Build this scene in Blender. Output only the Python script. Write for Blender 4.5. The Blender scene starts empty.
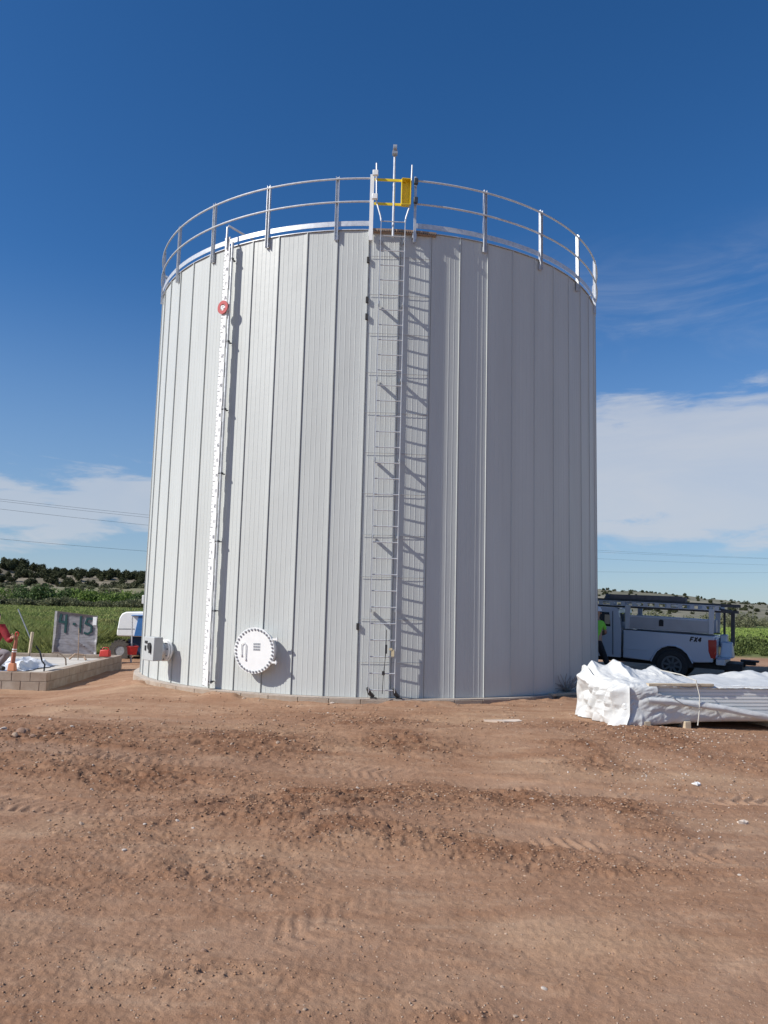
import bpy, math, random
import numpy as np
from mathutils import Vector, Matrix
random.seed(7); rng = np.random.default_rng(7)
scene = bpy.context.scene
# ------------------------------------------------------------------ camera
FPX, PITCH, ROLL = 772.76, 0.119292, 0.025143
EYE = np.array([0, 0, 1.8])
_F = np.array([0, math.cos(PITCH), math.sin(PITCH)]); _U = np.array([0, -math.sin(PITCH), math.cos(PITCH)]); _R = np.array([1., 0, 0])
_R2 = _R*math.cos(ROLL)+_U*math.sin(ROLL); _U2 = -_R*math.sin(ROLL)+_U*math.cos(ROLL)
cd = bpy.data.cameras.new('camera'); cam = bpy.data.objects.new('camera', cd); scene.collection.objects.link(cam)
cam.matrix_world = Matrix(((_R2[0], _U2[0], -_F[0], 0), (_R2[1], _U2[1], -_F[1], 0), (_R2[2], _U2[2], -_F[2], 1.8), (0, 0, 0, 1)))
cd.sensor_fit = 'VERTICAL'; cd.sensor_height = 36; cd.lens = FPX/1024*36; cd.clip_start = .1; cd.clip_end = 6000
scene.camera = cam
# ------------------------------------------------------------------ light
SUN_EL, SUN_AZ = math.radians(38.5), math.radians(67)     # azimuth measured from -Y towards -X
SD = Vector((-math.sin(SUN_AZ)*math.cos(SUN_EL), -math.cos(SUN_AZ)*math.cos(SUN_EL), math.sin(SUN_EL)))
sl = bpy.data.lights.new('sun', 'SUN'); sl.energy = 5.0; sl.angle = math.radians(.53); sl.color = (1, .955, .88)
so = bpy.data.objects.new('sun', sl); scene.collection.objects.link(so)
so.rotation_euler = SD.to_track_quat('Z', 'Y').to_euler(); so.location = (-30, -20, 40)
w = bpy.data.worlds.new('World'); scene.world = w; w.use_nodes = True
nt = w.node_tree; nt.nodes.clear(); N = nt.nodes.new; L = nt.links.new
out = N('ShaderNodeOutputWorld'); bg = N('ShaderNodeBackground'); L(bg.outputs[0], out.inputs[0])
sky = N('ShaderNodeTexSky'); sky.sky_type = 'NISHITA'; sky.sun_disc = False; sky.sun_elevation = SUN_EL
sky.sun_rotation = math.pi+SUN_AZ
sky.altitude = 1600; sky.air_density = 1.0; sky.dust_density = .6; sky.ozone_density = 3.0
hs = N('ShaderNodeHueSaturation'); hs.inputs['Saturation'].default_value = 1.28; hs.inputs['Value'].default_value = 1.36
hs.inputs['Hue'].default_value = .504
L(sky.outputs[0], hs.inputs['Color'])
def wm(op, a, b=None, c=None, clamp=False):
    n = N('ShaderNodeMath'); n.operation = op; n.use_clamp = clamp
    for i, v in enumerate((a, b, c)):
        if v is None: continue
        if isinstance(v, (int, float)): n.inputs[i].default_value = v
        else: L(v, n.inputs[i])
    return n.outputs[0]
def wss(x, a, b):
    n = N('ShaderNodeMapRange'); n.interpolation_type = 'SMOOTHSTEP'; L(x, n.inputs[0])
    n.inputs[1].default_value = a; n.inputs[2].default_value = b; return n.outputs[0]
tc = N('ShaderNodeTexCoord'); sp = N('ShaderNodeSeparateXYZ'); L(tc.outputs['Generated'], sp.inputs[0])
X, Y, Z = sp.outputs
az = wm('ARCTAN2', X, Y); el = wm('ARCSINE', Z)         # radians; az + to the right
cv = N('ShaderNodeCombineXYZ'); L(wm('MULTIPLY', az, 2.2), cv.inputs[0]); L(wm('MULTIPLY', el, 9.0), cv.inputs[1])
def wnoise(scale, det, rough, off, dist=0.0):
    m = N('ShaderNodeMapping'); m.inputs['Location'].default_value = off; L(cv.outputs[0], m.inputs[0])
    n = N('ShaderNodeTexNoise'); n.inputs['Scale'].default_value = scale; n.inputs['Detail'].default_value = det
    n.inputs['Roughness'].default_value = rough; n.inputs['Distortion'].default_value = dist; L(m.outputs[0], n.inputs[0]); return n.outputs['Fac']
n1 = wnoise(2.2, 8, .55, (3.1, 1.7, 0)); n2 = wnoise(1.3, 9, .62, (9.2, 4.1, 0), .6); n3 = wnoise(5, 9, .6, (1, 8, 0), .4)
d1 = wm('MULTIPLY', wm('SUBTRACT', n1, .5), .12)
e1 = wm('ADD', el, d1)
# low bank of cloud right of the tank, thinner and lower one left of it
right = wss(az, .0, .25); left = wm('SUBTRACT', 1, wss(az, -.25, -.05))
d3 = wm('MULTIPLY', wm('SUBTRACT', n3, .5), .11)
eR = wm('ADD', wm('ADD', el, wm('MULTIPLY', d1, .45)), d3)
bR = wm('MULTIPLY', wm('MULTIPLY', wss(eR, .07, .105), wm('SUBTRACT', 1, wss(eR, .232, .272))), right)
eL = wm('SUBTRACT', wm('ADD', wm('ADD', el, wm('MULTIPLY', d1, .45)), wm('MULTIPLY', d3, 1.2)), wm('MULTIPLY', wm('ADD', az, .45), .12))
bL = wm('MULTIPLY', wm('MULTIPLY', wss(eL, .05, .085), wm('SUBTRACT', 1, wss(eL, .115, .15))), left)
wr = wm('MULTIPLY', wm('MULTIPLY', wss(el, .26, .32), wm('SUBTRACT', 1, wss(el, .36, .48))), right)
wisp = wm('MULTIPLY', wm('MULTIPLY', wss(n2, .45, .85), wr), .34)
body = wm('ADD', .50, wm('MULTIPLY', n2, .62))
cl = wm('ADD', wm('ADD', wm('MULTIPLY', wm('MULTIPLY', bR, body), .92), wm('MULTIPLY', wm('MULTIPLY', bL, body), .85)), wisp, clamp=True)
lowhaze = wm('MULTIPLY', wm('SUBTRACT', 1, wss(el, .0, .42)), .66)
mh = N('ShaderNodeMix'); mh.data_type = 'RGBA'; L(lowhaze, mh.inputs[0]); L(hs.outputs[0], mh.inputs[6]); mh.inputs[7].default_value = (2.9, 4.2, 6.0, 1)
mx = N('ShaderNodeMix'); mx.data_type = 'RGBA'; L(cl, mx.inputs[0]); L(mh.outputs[2], mx.inputs[6]); mx.inputs[7].default_value = (6.3, 6.7, 7.4, 1)
L(mx.outputs[2], bg.inputs[0]); bg.inputs[1].default_value = .085
vs = scene.view_settings; vs.view_transform = 'Standard'; vs.look = 'None'; vs.exposure = .09; vs.gamma = 1

# ------------------------------------------------------------------ picture -> place helpers
def ray(px, py): return _F+_R2*(px-384)/FPX+_U2*(512-py)/FPX
def gz(px, py, z=0.):
    r = ray(px, py); return EYE+r*(z-1.8)/r[2]
def gY(px, py, Yd):
    r = ray(px, py); return EYE+r*Yd/r[1]
# ------------------------------------------------------------------ numpy noise
def _h(*a):
    h = np.zeros(a[0].shape, np.uint32)+np.uint32(374761393)
    for i, v in enumerate(a):
        h = (h ^ (v.astype(np.int64) & 0xffffffff).astype(np.uint32))*np.uint32([668265263, 2246822519, 3266489917, 2654435761][i])
        h ^= h >> np.uint32(15)
    h = h*np.uint32(2246822519); h ^= h >> np.uint32(13)
    return h.astype(np.float64)/4294967295.
def n2d(x, y, s=0):
    xi, yi = np.floor(x), np.floor(y); u, v = x-xi, y-yi
    u = u*u*u*(u*(u*6-15)+10); v = v*v*v*(v*(v*6-15)+10); S = np.full(xi.shape, s)
    a = _h(xi, yi, S); b = _h(xi+1, yi, S); c = _h(xi, yi+1, S); d = _h(xi+1, yi+1, S)
    return (a*(1-u)+b*u)*(1-v)+(c*(1-u)+d*u)*v
def n3d(x, y, z, s=0):
    zi = np.floor(z); t = z-zi; t = t*t*(3-2*t)
    xi, yi = np.floor(x), np.floor(y); u, v = x-xi, y-yi; u = u*u*(3-2*u); v = v*v*(3-2*v); S = np.full(xi.shape, s); r = 0
    for k, wk in ((0, 1-t), (1, t)):
        a = _h(xi, yi, zi+k, S); b = _h(xi+1, yi, zi+k, S); c = _h(xi, yi+1, zi+k, S); d = _h(xi+1, yi+1, zi+k, S)
        r = r+wk*((a*(1-u)+b*u)*(1-v)+(c*(1-u)+d*u)*v)
    return r
def fbm(x, y, s, o=4):
    r = 0; a = .5; t = 0
    for i in range(o): r = r+a*n2d(x, y, s+i); t += a; a *= .5; x = x*2.03+7.1; y = y*2.03+3.3
    return r/t
def sst(a, b, x):
    t = np.clip((x-a)/(b-a), 0, 1); return t*t*(3-2*t)

# ------------------------------------------------------------------ mesh builder
class MB:
    def __init__(s): s.v = []; s.f = []; s.m = []
    def add(s, vs_, fs, mi=0):
        b = len(s.v); s.v += [tuple(map(float, p)) for p in vs_]; s.f += [tuple(b+i for i in f) for f in fs]; s.m += [mi]*len(fs); return s
    def box(s, c, size, R=None, mi=0, taper=1.0):
        c = np.array(c, float); hx, hy, hz = np.array(size)/2.; P = []
        for z in (-1, 1):
            k = taper if z > 0 else 1
            for x, y in ((-1, -1), (1, -1), (1, 1), (-1, 1)): P.append((x*hx*k, y*hy*k, z*hz))
        P = np.array(P)
        if R is not None: P = P@np.array(R).T
        return s.add(P+c, [(3, 2, 1, 0), (4, 5, 6, 7), (0, 1, 5, 4), (1, 2, 6, 5), (2, 3, 7, 6), (3, 0, 4, 7)], mi)
    def tube(s, pts, r, n=8, cap=True, mi=0, closed=False):
        pts = [np.array(p, float) for p in pts]; m = len(pts); V = []; rr = r if hasattr(r, '__len__') else [r]*m
        up = None
        for i, p in enumerate(pts):
            a = pts[(i-1) % m] if (closed or i > 0) else p; b = pts[(i+1) % m] if (closed or i < m-1) else p
            t = b-a; t = t/(np.linalg.norm(t)+1e-12)
            if up is None: up = np.array([0, 0, 1.]) if abs(t[2]) < .9 else np.array([1., 0, 0])
            e1_ = np.cross(t, up); e1_ /= np.linalg.norm(e1_)+1e-12; e2_ = np.cross(t, e1_); up = -e2_ if np.dot(-e2_, up) > 0 else e2_
            for k in range(n):
                q = 2*math.pi*k/n; V.append(p+rr[i]*(math.cos(q)*e1_+math.sin(q)*e2_))
        F_ = []
        for i in range(m if closed else m-1):
            for k in range(n):
                j = (i+1) % m; F_.append((i*n+k, i*n+(k+1) % n, j*n+(k+1) % n, j*n+k))
        if cap and not closed: F_ += [tuple(range(n))[::-1], tuple((m-1)*n+k for k in range(n))]
        return s.add(V, F_, mi)
    def cyl(s, a, b, r, n=24, mi=0, r2=None):
        return s.tube([a, b], [r, r if r2 is None else r2], n, mi=mi)
    def ring(s, a, b, ro, ri, n=32, mi=0):
        a = np.array(a, float); b = np.array(b, float); t = b-a; t /= np.linalg.norm(t)
        up = np.array([0, 0, 1.]) if abs(t[2]) < .9 else np.array([1., 0, 0]); e1_ = np.cross(t, up); e1_ /= np.linalg.norm(e1_); e2_ = np.cross(t, e1_); V = []
        for c, r in ((a, ro), (b, ro), (b, ri), (a, ri)):
            for k in range(n): q = 2*math.pi*k/n; V.append(c+r*(math.cos(q)*e1_+math.sin(q)*e2_))
        F_ = [(i*n+k, i*n+(k+1) % n, ((i+1) % 4)*n+(k+1) % n, ((i+1) % 4)*n+k) for i in range(4) for k in range(n)]
        return s.add(V, F_, mi)
    def prism(s, poly, ax, d0, d1, mi=0):
        """extrude 2D polygon; ax = function (a,b,d)->point"""
        n = len(poly); V = [ax(a, b, d0) for a, b in poly]+[ax(a, b, d1) for a, b in poly]
        return s.add(V, [tuple(range(n))[::-1], tuple(range(n, 2*n))]+[(i, (i+1) % n, n+(i+1) % n, n+i) for i in range(n)], mi)
ORI = {}
def link_mesh(name, V, F_, mats, mi=None, parent=None, smooth=None, bevel=0, loc=(0, 0, 0)):
    me = bpy.data.meshes.new(name)
    if isinstance(V, np.ndarray) and isinstance(F_, np.ndarray):
        k = F_.shape[1]; me.vertices.add(len(V)); me.vertices.foreach_set('co', V.astype(np.float32).ravel())
        me.loops.add(F_.size); me.loops.foreach_set('vertex_index', F_.astype(np.int32).ravel())
        me.polygons.add(len(F_)); me.polygons.foreach_set('loop_start', np.arange(0, F_.size, k, dtype=np.int32)); me.polygons.foreach_set('loop_total', np.full(len(F_), k, np.int32))
        me.update(calc_edges=True); me.validate()
    else: me.from_pydata(V, [], F_)
    if not isinstance(mats, (list, tuple)): mats = [mats]
    for m in mats: me.materials.append(m)
    if mi is not None: me.polygons.foreach_set('material_index', np.array(mi, np.int32))
    if smooth is not None:
        me.polygons.foreach_set('use_smooth', np.ones(len(me.polygons), bool))
        if smooth < 179: me.set_sharp_from_angle(angle=math.radians(smooth))
    o = bpy.data.objects.new(name, me); scene.collection.objects.link(o); o.location = loc
    if parent: o.parent = parent
    if bevel:
        b = o.modifiers.new('Bevel', 'BEVEL'); b.width = bevel; b.segments = 2; b.limit_method = 'ANGLE'
    return o
def obj(name, mb, mats, parent=None, smooth=35, bevel=0, fix=True, label=None):
    off = ORI.get(parent.name, np.zeros(3)) if parent else np.zeros(3)
    V = np.array(mb.v)
    if parent is None:
        off = np.array([(V[:, 0].min()+V[:, 0].max())/2, (V[:, 1].min()+V[:, 1].max())/2, V[:, 2].min()])
    V = [tuple(p) for p in (V-off)]
    o = link_mesh(name, V, mb.f, mats, mb.m, parent, smooth, bevel, loc=tuple(off) if parent is None else (0, 0, 0))
    if fix:
        import bmesh
        bm = bmesh.new(); bm.from_mesh(o.data); bmesh.ops.recalc_face_normals(bm, faces=bm.faces); bm.to_mesh(o.data); bm.free()
        if smooth is not None: o.data.set_sharp_from_angle(angle=math.radians(smooth))
    ORI[o.name] = off
    if label: o['label'] = label
    return o
def thing(name, label, cat, loc=(0, 0, 0), rz=0, group=None, local=False):
    o = bpy.data.objects.new(name, None); scene.collection.objects.link(o); o.location = loc; o.rotation_euler = (0, 0, rz); o.empty_display_size = .2
    ORI[o.name] = np.zeros(3) if local else np.array(loc, float)
    return tag(o, label, cat, group)
def tag(o, label=None, cat=None, group=None, kind=None):
    if label: o['label'] = label
    if cat: o['category'] = cat
    if group: o['group'] = group
    if kind: o['kind'] = kind
    return o
def copy_tree(root, loc, rz=0, scl=1, label=None):
    r = root.copy(); scene.collection.objects.link(r); r.location = loc; r.rotation_euler = (0, 0, rz); r.scale = scl if hasattr(scl, '__len__') else (scl,)*3
    if label: r['label'] = label
    for ch in list(root.children):
        c = ch.copy(); scene.collection.objects.link(c); c.parent = r
        for g in ch.children: d = g.copy(); scene.collection.objects.link(d); d.parent = c
    return r

# ------------------------------------------------------------------ materials
def mat(name, col, rough=.6, metal=0., var=.12, vscale=3., col2=None, bump=0., bscale=60., spec=.5, stretch=None, trans=0.):
    m = bpy.data.materials.new(name); m.use_nodes = True; t = m.node_tree; b = t.nodes['Principled BSDF']
    b.inputs['Roughness'].default_value = rough; b.inputs['Metallic'].default_value = metal; b.inputs['Specular IOR Level'].default_value = spec
    c = t.nodes.new('ShaderNodeTexCoord'); mp = t.nodes.new('ShaderNodeMapping'); t.links.new(c.outputs['Object'], mp.inputs[0])
    if stretch: mp.inputs['Scale'].default_value = stretch
    n = t.nodes.new('ShaderNodeTexNoise'); n.inputs['Scale'].default_value = vscale; n.inputs['Detail'].default_value = 6; n.inputs['Roughness'].default_value = .6
    t.links.new(mp.outputs[0], n.inputs[0])
    r = t.nodes.new('ShaderNodeMapRange'); t.links.new(n.outputs['Fac'], r.inputs[0]); r.inputs[1].default_value = .3; r.inputs[2].default_value = .7
    x = t.nodes.new('ShaderNodeMix'); x.data_type = 'RGBA'; t.links.new(r.outputs[0], x.inputs[0])
    c2 = col2 if col2 else tuple(k*(1-var) for k in col); c1 = col if col2 else tuple(min(1, k*(1+var*.6)) for k in col)
    x.inputs[6].default_value = (*c1, 1); x.inputs[7].default_value = (*c2, 1); t.links.new(x.outputs[2], b.inputs['Base Color'])
    if bump:
        n2_ = t.nodes.new('ShaderNodeTexNoise'); n2_.inputs['Scale'].default_value = bscale; n2_.inputs['Detail'].default_value = 5; t.links.new(c.outputs['Object'], n2_.inputs[0])
        bp = t.nodes.new('ShaderNodeBump'); bp.inputs['Strength'].default_value = bump; bp.inputs['Distance'].default_value = .02; t.links.new(n2_.outputs['Fac'], bp.inputs['Height']); t.links.new(bp.outputs[0], b.inputs['Normal'])
    if trans:
        tr = t.nodes.new('ShaderNodeBsdfTranslucent'); t.links.new(x.outputs[2], tr.inputs[0]); ms = t.nodes.new('ShaderNodeMixShader'); ms.inputs[0].default_value = trans
        t.links.new(b.outputs[0], ms.inputs[1]); t.links.new(tr.outputs[0], ms.inputs[2]); t.links.new(ms.outputs[0], t.nodes['Material Output'].inputs[0])
    return m
M = {}
M['panel'] = mat('painted_steel_panel', (.545, .57, .555), .42, 0., .05, 1.6, col2=(.485, .505, .49), stretch=(1, 1, .16), spec=.4, bump=.35, bscale=1.7)
M['galv'] = mat('galvanised_steel', (.62, .64, .66), .42, .35, .2, 14, spec=.5)
M['galvdark'] = mat('weathered_galvanised_steel', (.42, .44, .46), .5, .5, .2, 14)
M['white'] = mat('white_paint', (.82, .83, .82), .4, 0, .05, 6)
M['yellow'] = mat('yellow_safety_paint', (.82, .62, .03), .45, 0, .08, 8)
M['rust'] = mat('rusty_steel', (.36, .26, .19), .8, .1, .3, 25)
M['black'] = mat('black_rubber', (.025, .025, .027), .7, 0, .3, 20)
M['darkmetal'] = mat('dark_metal', (.07, .075, .08), .5, .4, .3, 12)
M['rimgrey'] = mat('dusty_grey_rim', (.13, .135, .14), .5, .3, .2, 9)
M['red'] = mat('red_paint', (.5, .035, .025), .5, 0, .2, 8)
M['concrete'] = mat('concrete', (.50, .43, .37), .9, 0, .2, 5, col2=(.38, .33, .28), bump=.4)
M['block'] = mat('tan_concrete_block', (.44, .37, .30), .95, 0, .2, 3.2, col2=(.31, .235, .175), bump=.5, bscale=90)
M['mortar'] = mat('mortar', (.3, .25, .21), .95, 0, .2, 9)
M['greybox'] = mat('grey_enclosure_paint', (.45, .47, .47), .5, 0, .06, 5)
M['plastic'] = mat('white_plastic_wrap', (.70, .71, .70), .3, 0, .08, 3, bump=.7, bscale=6, trans=.10)
M['plastic_grey'] = mat('grey_plastic_sheet', (.68, .70, .74), .3, 0, .1, 4, bump=.4, bscale=18)
M['wood'] = mat('pale_lumber', (.52, .43, .31), .8, 0, .25, 4, stretch=(1, 8, 8))
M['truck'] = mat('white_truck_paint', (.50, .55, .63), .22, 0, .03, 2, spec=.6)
M['boxmetal'] = mat('grey_aluminium_toolbox', (.50, .53, .57), .4, .3, .08, 3)
M['glass'] = mat('dark_window_glass', (.02, .025, .03), .06, 0, .1, 2, spec=.8)
M['taillight'] = mat('red_taillight', (.45, .01, .01), .15, 0, .1, 12)
M['bark'] = mat('bark', (.13, .095, .07), .95, 0, .3, 12)
M['skin'] = mat('skin', (.45, .28, .2), .6, 0, .05, 8)
M['hivis'] = mat('green_safety_shirt', (.28, .80, .08), .8, 0, .12, 10)
M['pants'] = mat('black_trousers', (.02, .02, .025), .9, 0, .3, 10)
M['blue'] = mat('blue_machine_paint', (.05, .17, .42), .4, 0, .15, 5)
M['green'] = mat('green_spray_paint', (.006, .055, .06), .8, 0, .35, 30)

# ------------------------------------------------------------------ ground
def gbase(x, y):
    a = sst(-4.6, -7.6, x)*sst(9, 15.5, y); b = sst(24, 36, y)
    return -.3*np.maximum(a, b)
BL = []    # churned patches: px, py, half-width, half-height (in the photo) -> world ellipses
for px, py, wx, wy, k in ((60, 748, 190, 26, .8), (330, 722, 150, 16, .5), (300, 806, 190, 24, 1.), (520, 800, 130, 14, .9), (470, 850, 210, 20, .65), (600, 868, 130, 17, .65), (250, 745, 120, 16, .8), (400, 745, 60, 9, .9),
                          (585, 762, 60, 12, .7), (240, 880, 80, 20, .5), (130, 775, 160, 12, .8), (360, 840, 110, 18, .7), (700, 745, 90, 18, .45), (190, 950, 60, 14, .4), (420, 990, 110, 12, .4), (450, 725, 180, 8, .3)):
    c = gz(px, py); e = gz(px+wx, py); t = gz(px, py-wy); BL.append((c[0], c[1], e[0]-c[0], max(t[1]-c[1], .12), k))
def churn(x, y):
    wx = x+.9*(fbm(x*.8, y*.8, 50, 4)-.5); wy = y+1.1*(fbm(x*.8, y*1.0, 60, 4)-.5); r = np.zeros_like(x)
    for cx, cy, rx, ry, k in BL: r = np.maximum(r, k*np.exp(-1.3*(((wx-cx)/rx)**2+((wy-cy)/ry)**2)))
    q = fbm(x*.55+11, y*.75+4, 70, 5)
    return np.clip(r+.8*sst(.55, .72, q)*sst(0, 9, y)*.5, 0, 1)
def tracks(x, y):
    """wheel tracks with a chevron tread, in world space"""
    h = np.zeros_like(x); cm = np.zeros_like(x)
    for (x0, y0, x1, y1, bend, wd, k, tread) in ((-6, 9.2, 8, 6.0, .9, .26, 1.0, 1), (-6, 7.4, 7, 4.6, .6, .26, .9, 1), (-2.8, 3.0, 4.5, 5.2, -.5, .25, .55, 0), (-7, 12.2, 9, 9.6, .8, .28, .6, 0), (-.5, 2.5, 2.2, 9, -.5, .2, .4, 0), (-4.5, 5.2, 1.4, 3.4, .3, .22, .55, 0), (-1, 4.1, 6, 7.6, .4, .2, .5, 1)):
        L_ = math.hypot(x1-x0, y1-y0); tx, ty = (x1-x0)/L_, (y1-y0)/L_
        s = (x-x0)*tx+(y-y0)*ty; d = -(x-x0)*ty+(y-y0)*tx-bend*np.sin(math.pi*s/L_)-.12*np.sin(s*1.3+x0)
        ok = sst(-.2, .6, s)*sst(L_+.2, L_-.6, s)*(.25+.75*sst(.38, .62, fbm(s*.5+x0, s*0+x0, 33, 3)))
        a = np.abs(d)/wd; inn = sst(1.1, .8, a)*ok*k; lip = np.exp(-((a-1.2)/.25)**2)*ok*k
        h += (-.02*inn+.012*lip)*(.3+.7*n2d(s*1.3, d*0+x0, 37))
        if tread: h += .012*inn*np.tanh(2*np.sin(2*math.pi*(s-.5*np.abs(d)+.05*(fbm(s*5, d*5, 36, 2)-.5))/.12))*sst(.48, .66, fbm(s*1.1+x0, d*1.5+3, 35, 3))
        cm = np.maximum(cm, inn)
    return h, cm
def gheight(x, y, fine=True):
    z = gbase(x, y); near = sst(60, 25, y)
    flat = sst(5.9, 7.3, np.hypot(x+.256, y-19.987))            # the pad round the tank is graded level
    z = z+near*(.05+.95*flat)*(.16*(fbm(x*.28, y*.42, 1, 3)-.5)+.06*(fbm(x*.9, y*1.2, 5, 3)-.5))
    z = z+.10*np.exp(-((x-4.6)**2+(y-23.)**2)/3.)
    # soil heaped unevenly against the tank footing
    rr0 = np.hypot(x+.256, y-19.987); an0 = np.arctan2(x+.256, y-19.987); z = z+.075*np.exp(-((rr0-5.85)/.22)**2)*sst(.42, .7, fbm(an0*9, rr0*1.5, 41, 3))+.03*np.exp(-((rr0-6.1)/.5)**2)*n2d(x*2.3, y*2.3, 43)
    # the low spoil bank in front of the tank
    z = z+.10*np.exp(-((y-10.6-.35*np.sin(x*.6))/1.1)**2)*(.4+.6*n2d(x*.5, y*.1, 8))-.06*np.exp(-((y-7.9-.3*np.sin(x*.7+1))/.8)**2)
    c = churn(x, y)*near*(.35+.65*flat)
    wx = x+.08*(n2d(x*6, y*6, 91)-.5); wy = y+.08*(n2d(x*6, y*6, 92)-.5)
    cl_ = 0
    for f_, am in ((3.1, .042), (7.3, .05), (16., .046), (31., .034), (60., .016)):
        q = n2d(wx*f_, wy*f_*1.15, int(f_*10)); cl_ = cl_+am*(np.abs(q-.5)*-2+.5+np.maximum(q-.62, 0)*2.)
    th, cm = tracks(x, y)
    z = z+.72*cl_*np.minimum(c*1.15, 1)**1.3*(1-.6*cm)+(cl_*.10+.010*(fbm(x*4, y*5, 88, 4)-.5)+.006*(n2d(x*38, y*38, 89)-.5))*near*(1-.6*cm)+th*near
    return z, c, cm
def height_at(x, y):
    z, _, _ = gheight(np.array([float(x)]), np.array([float(y)])); return float(z[0])
def grid_faces(nr, nc):
    i = np.arange(nr-1)[:, None]*nc+np.arange(nc-1)[None, :]; i = i.ravel()
    return np.stack([i, i+1, i+nc+1, i+nc], 1)
ys = np.concatenate([np.linspace(-60, .9, 12), np.exp(np.linspace(math.log(1.2), math.log(2.8), 60))[:-1], np.exp(np.linspace(math.log(2.8), math.log(26), 800)), np.exp(np.linspace(math.log(26.3), math.log(3500), 90))])
cs = np.concatenate([-np.exp(np.linspace(math.log(60), math.log(.66), 22))[:-1], np.linspace(-.64, .64, 640), np.exp(np.linspace(math.log(.66), math.log(60), 22))])
yy, cc = np.meshgrid(ys, cs, indexing='ij'); scale = np.maximum(yy, 2.5)
xx = np.clip(cc*scale, -3500, 3500)
xf, yf = xx.ravel(), yy.ravel()
zf, churnv, cmv = gheight(xf, yf)
GV = np.stack([xf, yf, zf], 1); GF = grid_faces(len(ys), len(cs))
def gmask(x, y):
    nz = fbm(x*.35, y*.35, 21, 4)-.5
    lft = sst(25.2, 26.8, y+3.*nz-3.2*sst(-11, -9.6, x))*sst(-4, -6, x-.0*y)
    lft = np.maximum(lft, sst(31, 34, y+5*nz)*(x < 3))
    rgt = sst(36, 40, y+8*nz)*(x >= 3)
    return np.maximum(lft, rgt)
gm = gmask(xf, yf)
gmat = bpy.data.materials.new('red_dirt_and_meadow'); gmat.use_nodes = True; t = gmat.node_tree; B = t.nodes['Principled BSDF']; B.inputs['Roughness'].default_value = .95; B.inputs['Specular IOR Level'].default_value = .15
def gn(scale, det=7, rough=.62, sc=None):
    n = t.nodes.new('ShaderNodeTexNoise'); n.inputs['Scale'].default_value = scale; n.inputs['Detail'].default_value = det; n.inputs['Roughness'].default_value = rough
    if sc: mp_ = t.nodes.new('ShaderNodeMapping'); mp_.inputs['Scale'].default_value = sc; t.links.new(gtc.outputs['Object'], mp_.inputs[0]); t.links.new(mp_.outputs[0], n.inputs[0])
    else: t.links.new(gtc.outputs['Object'], n.inputs[0])
    return n.outputs['Fac']
def gr(x, a, b, c=0., d=1.):
    n = t.nodes.new('ShaderNodeMapRange'); t.links.new(x, n.inputs[0]); n.inputs[1].default_value = a; n.inputs[2].default_value = b; n.inputs[3].default_value = c; n.inputs[4].default_value = d; return n.outputs[0]
def gmix(f, a, b):
    n = t.nodes.new('ShaderNodeMix'); n.data_type = 'RGBA'
    if isinstance(f, float): n.inputs[0].default_value = f
    else: t.links.new(f, n.inputs[0])
    for k, v in ((6, a), (7, b)):
        if isinstance(v, tuple): n.inputs[k].default_value = (*v, 1)
        else: t.links.new(v, n.inputs[k])
    return n.outputs[2]
def gmath(op, a, b):
    n = t.nodes.new('ShaderNodeMath'); n.operation = op; n.use_clamp = True
    for k, v in ((0, a), (1, b)):
        if isinstance(v, (int, float)): n.inputs[k].default_value = v
        else: t.links.new(v, n.inputs[k])
    return n.outputs[0]
gtc = t.nodes.new('ShaderNodeTexCoord')
ca = t.nodes.new('ShaderNodeAttribute'); ca.attribute_name = 'soil'; sx = t.nodes.new('ShaderNodeSeparateColor'); t.links.new(ca.outputs['Color'], sx.inputs[0])
dry = gmix(gr(gn(.55), .35, .65), (.41, .257, .166), (.335, .198, .126))
dry = gmix(gr(gn(9., 8, .7), .35, .7), dry, (.29, .165, .098))
dry = gmix(gr(gn(2.1, 9, .68, (.6, 1.6, 1)), .5, .74, 0, .75), dry, (.50, .345, .235))
dark = gmix(gr(gn(6., 8, .7), .3, .7), (.235, .122, .07), (.16, .078, .044))
dry = gmix(gr(gn(1.3, 7, .6, (.35, 2.0, 1)), .42, .62, 0, .55), dry, (.27, .142, .080))
dry = gmix(gr(gn(.42, 5, .55, (.7, 1.5, 1)), .50, .68, 0, .6), dry, (.47, .32, .208))
moist = gmath('MULTIPLY', gr(sx.outputs[0], .12, .75), gr(gn(3.2, 8, .7), .3, .58, .25, 1.))
dirt = gmix(moist, dry, dark)
dirt = gmix(gmath('MULTIPLY', sx.outputs[2], .35), dirt, (.40, .27, .19))
grv = gmath('MULTIPLY', gr(gn(60., 3, .6), .62, .68), gr(gn(1.1, 5), .52, .66, 0, .6))
dirt = gmix(grv, dirt, (.5, .42, .36))
gras = gmix(gr(gn(.09, 6, .6, (.5, 1.6, 1)), .38, .62), (.12, .17, .045), (.19, .19, .08))
gras = gmix(gr(gn(1.3, 8, .7), .4, .7), gras, (.09, .13, .04))
col = gmix(sx.outputs[1], dirt, gras); t.links.new(col, B.inputs['Base Color'])
b1 = t.nodes.new('ShaderNodeBump'); b1.inputs['Strength'].default_value = .5; b1.inputs['Distance'].default_value = .03; t.links.new(gn(28, 9, .72), b1.inputs['Height'])
b2 = t.nodes.new('ShaderNodeBump'); b2.inputs['Strength'].default_value = .45; b2.inputs['Distance'].default_value = .01; t.links.new(gn(110, 5, .7), b2.inputs['Height']); t.links.new(b1.outputs[0], b2.inputs['Normal']); t.links.new(b2.outputs[0], B.inputs['Normal'])
go = link_mesh('ground', GV, GF, gmat, smooth=180); tag(go, kind='structure')
atc = go.data.attributes.new('soil', 'FLOAT_COLOR', 'POINT')
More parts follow.
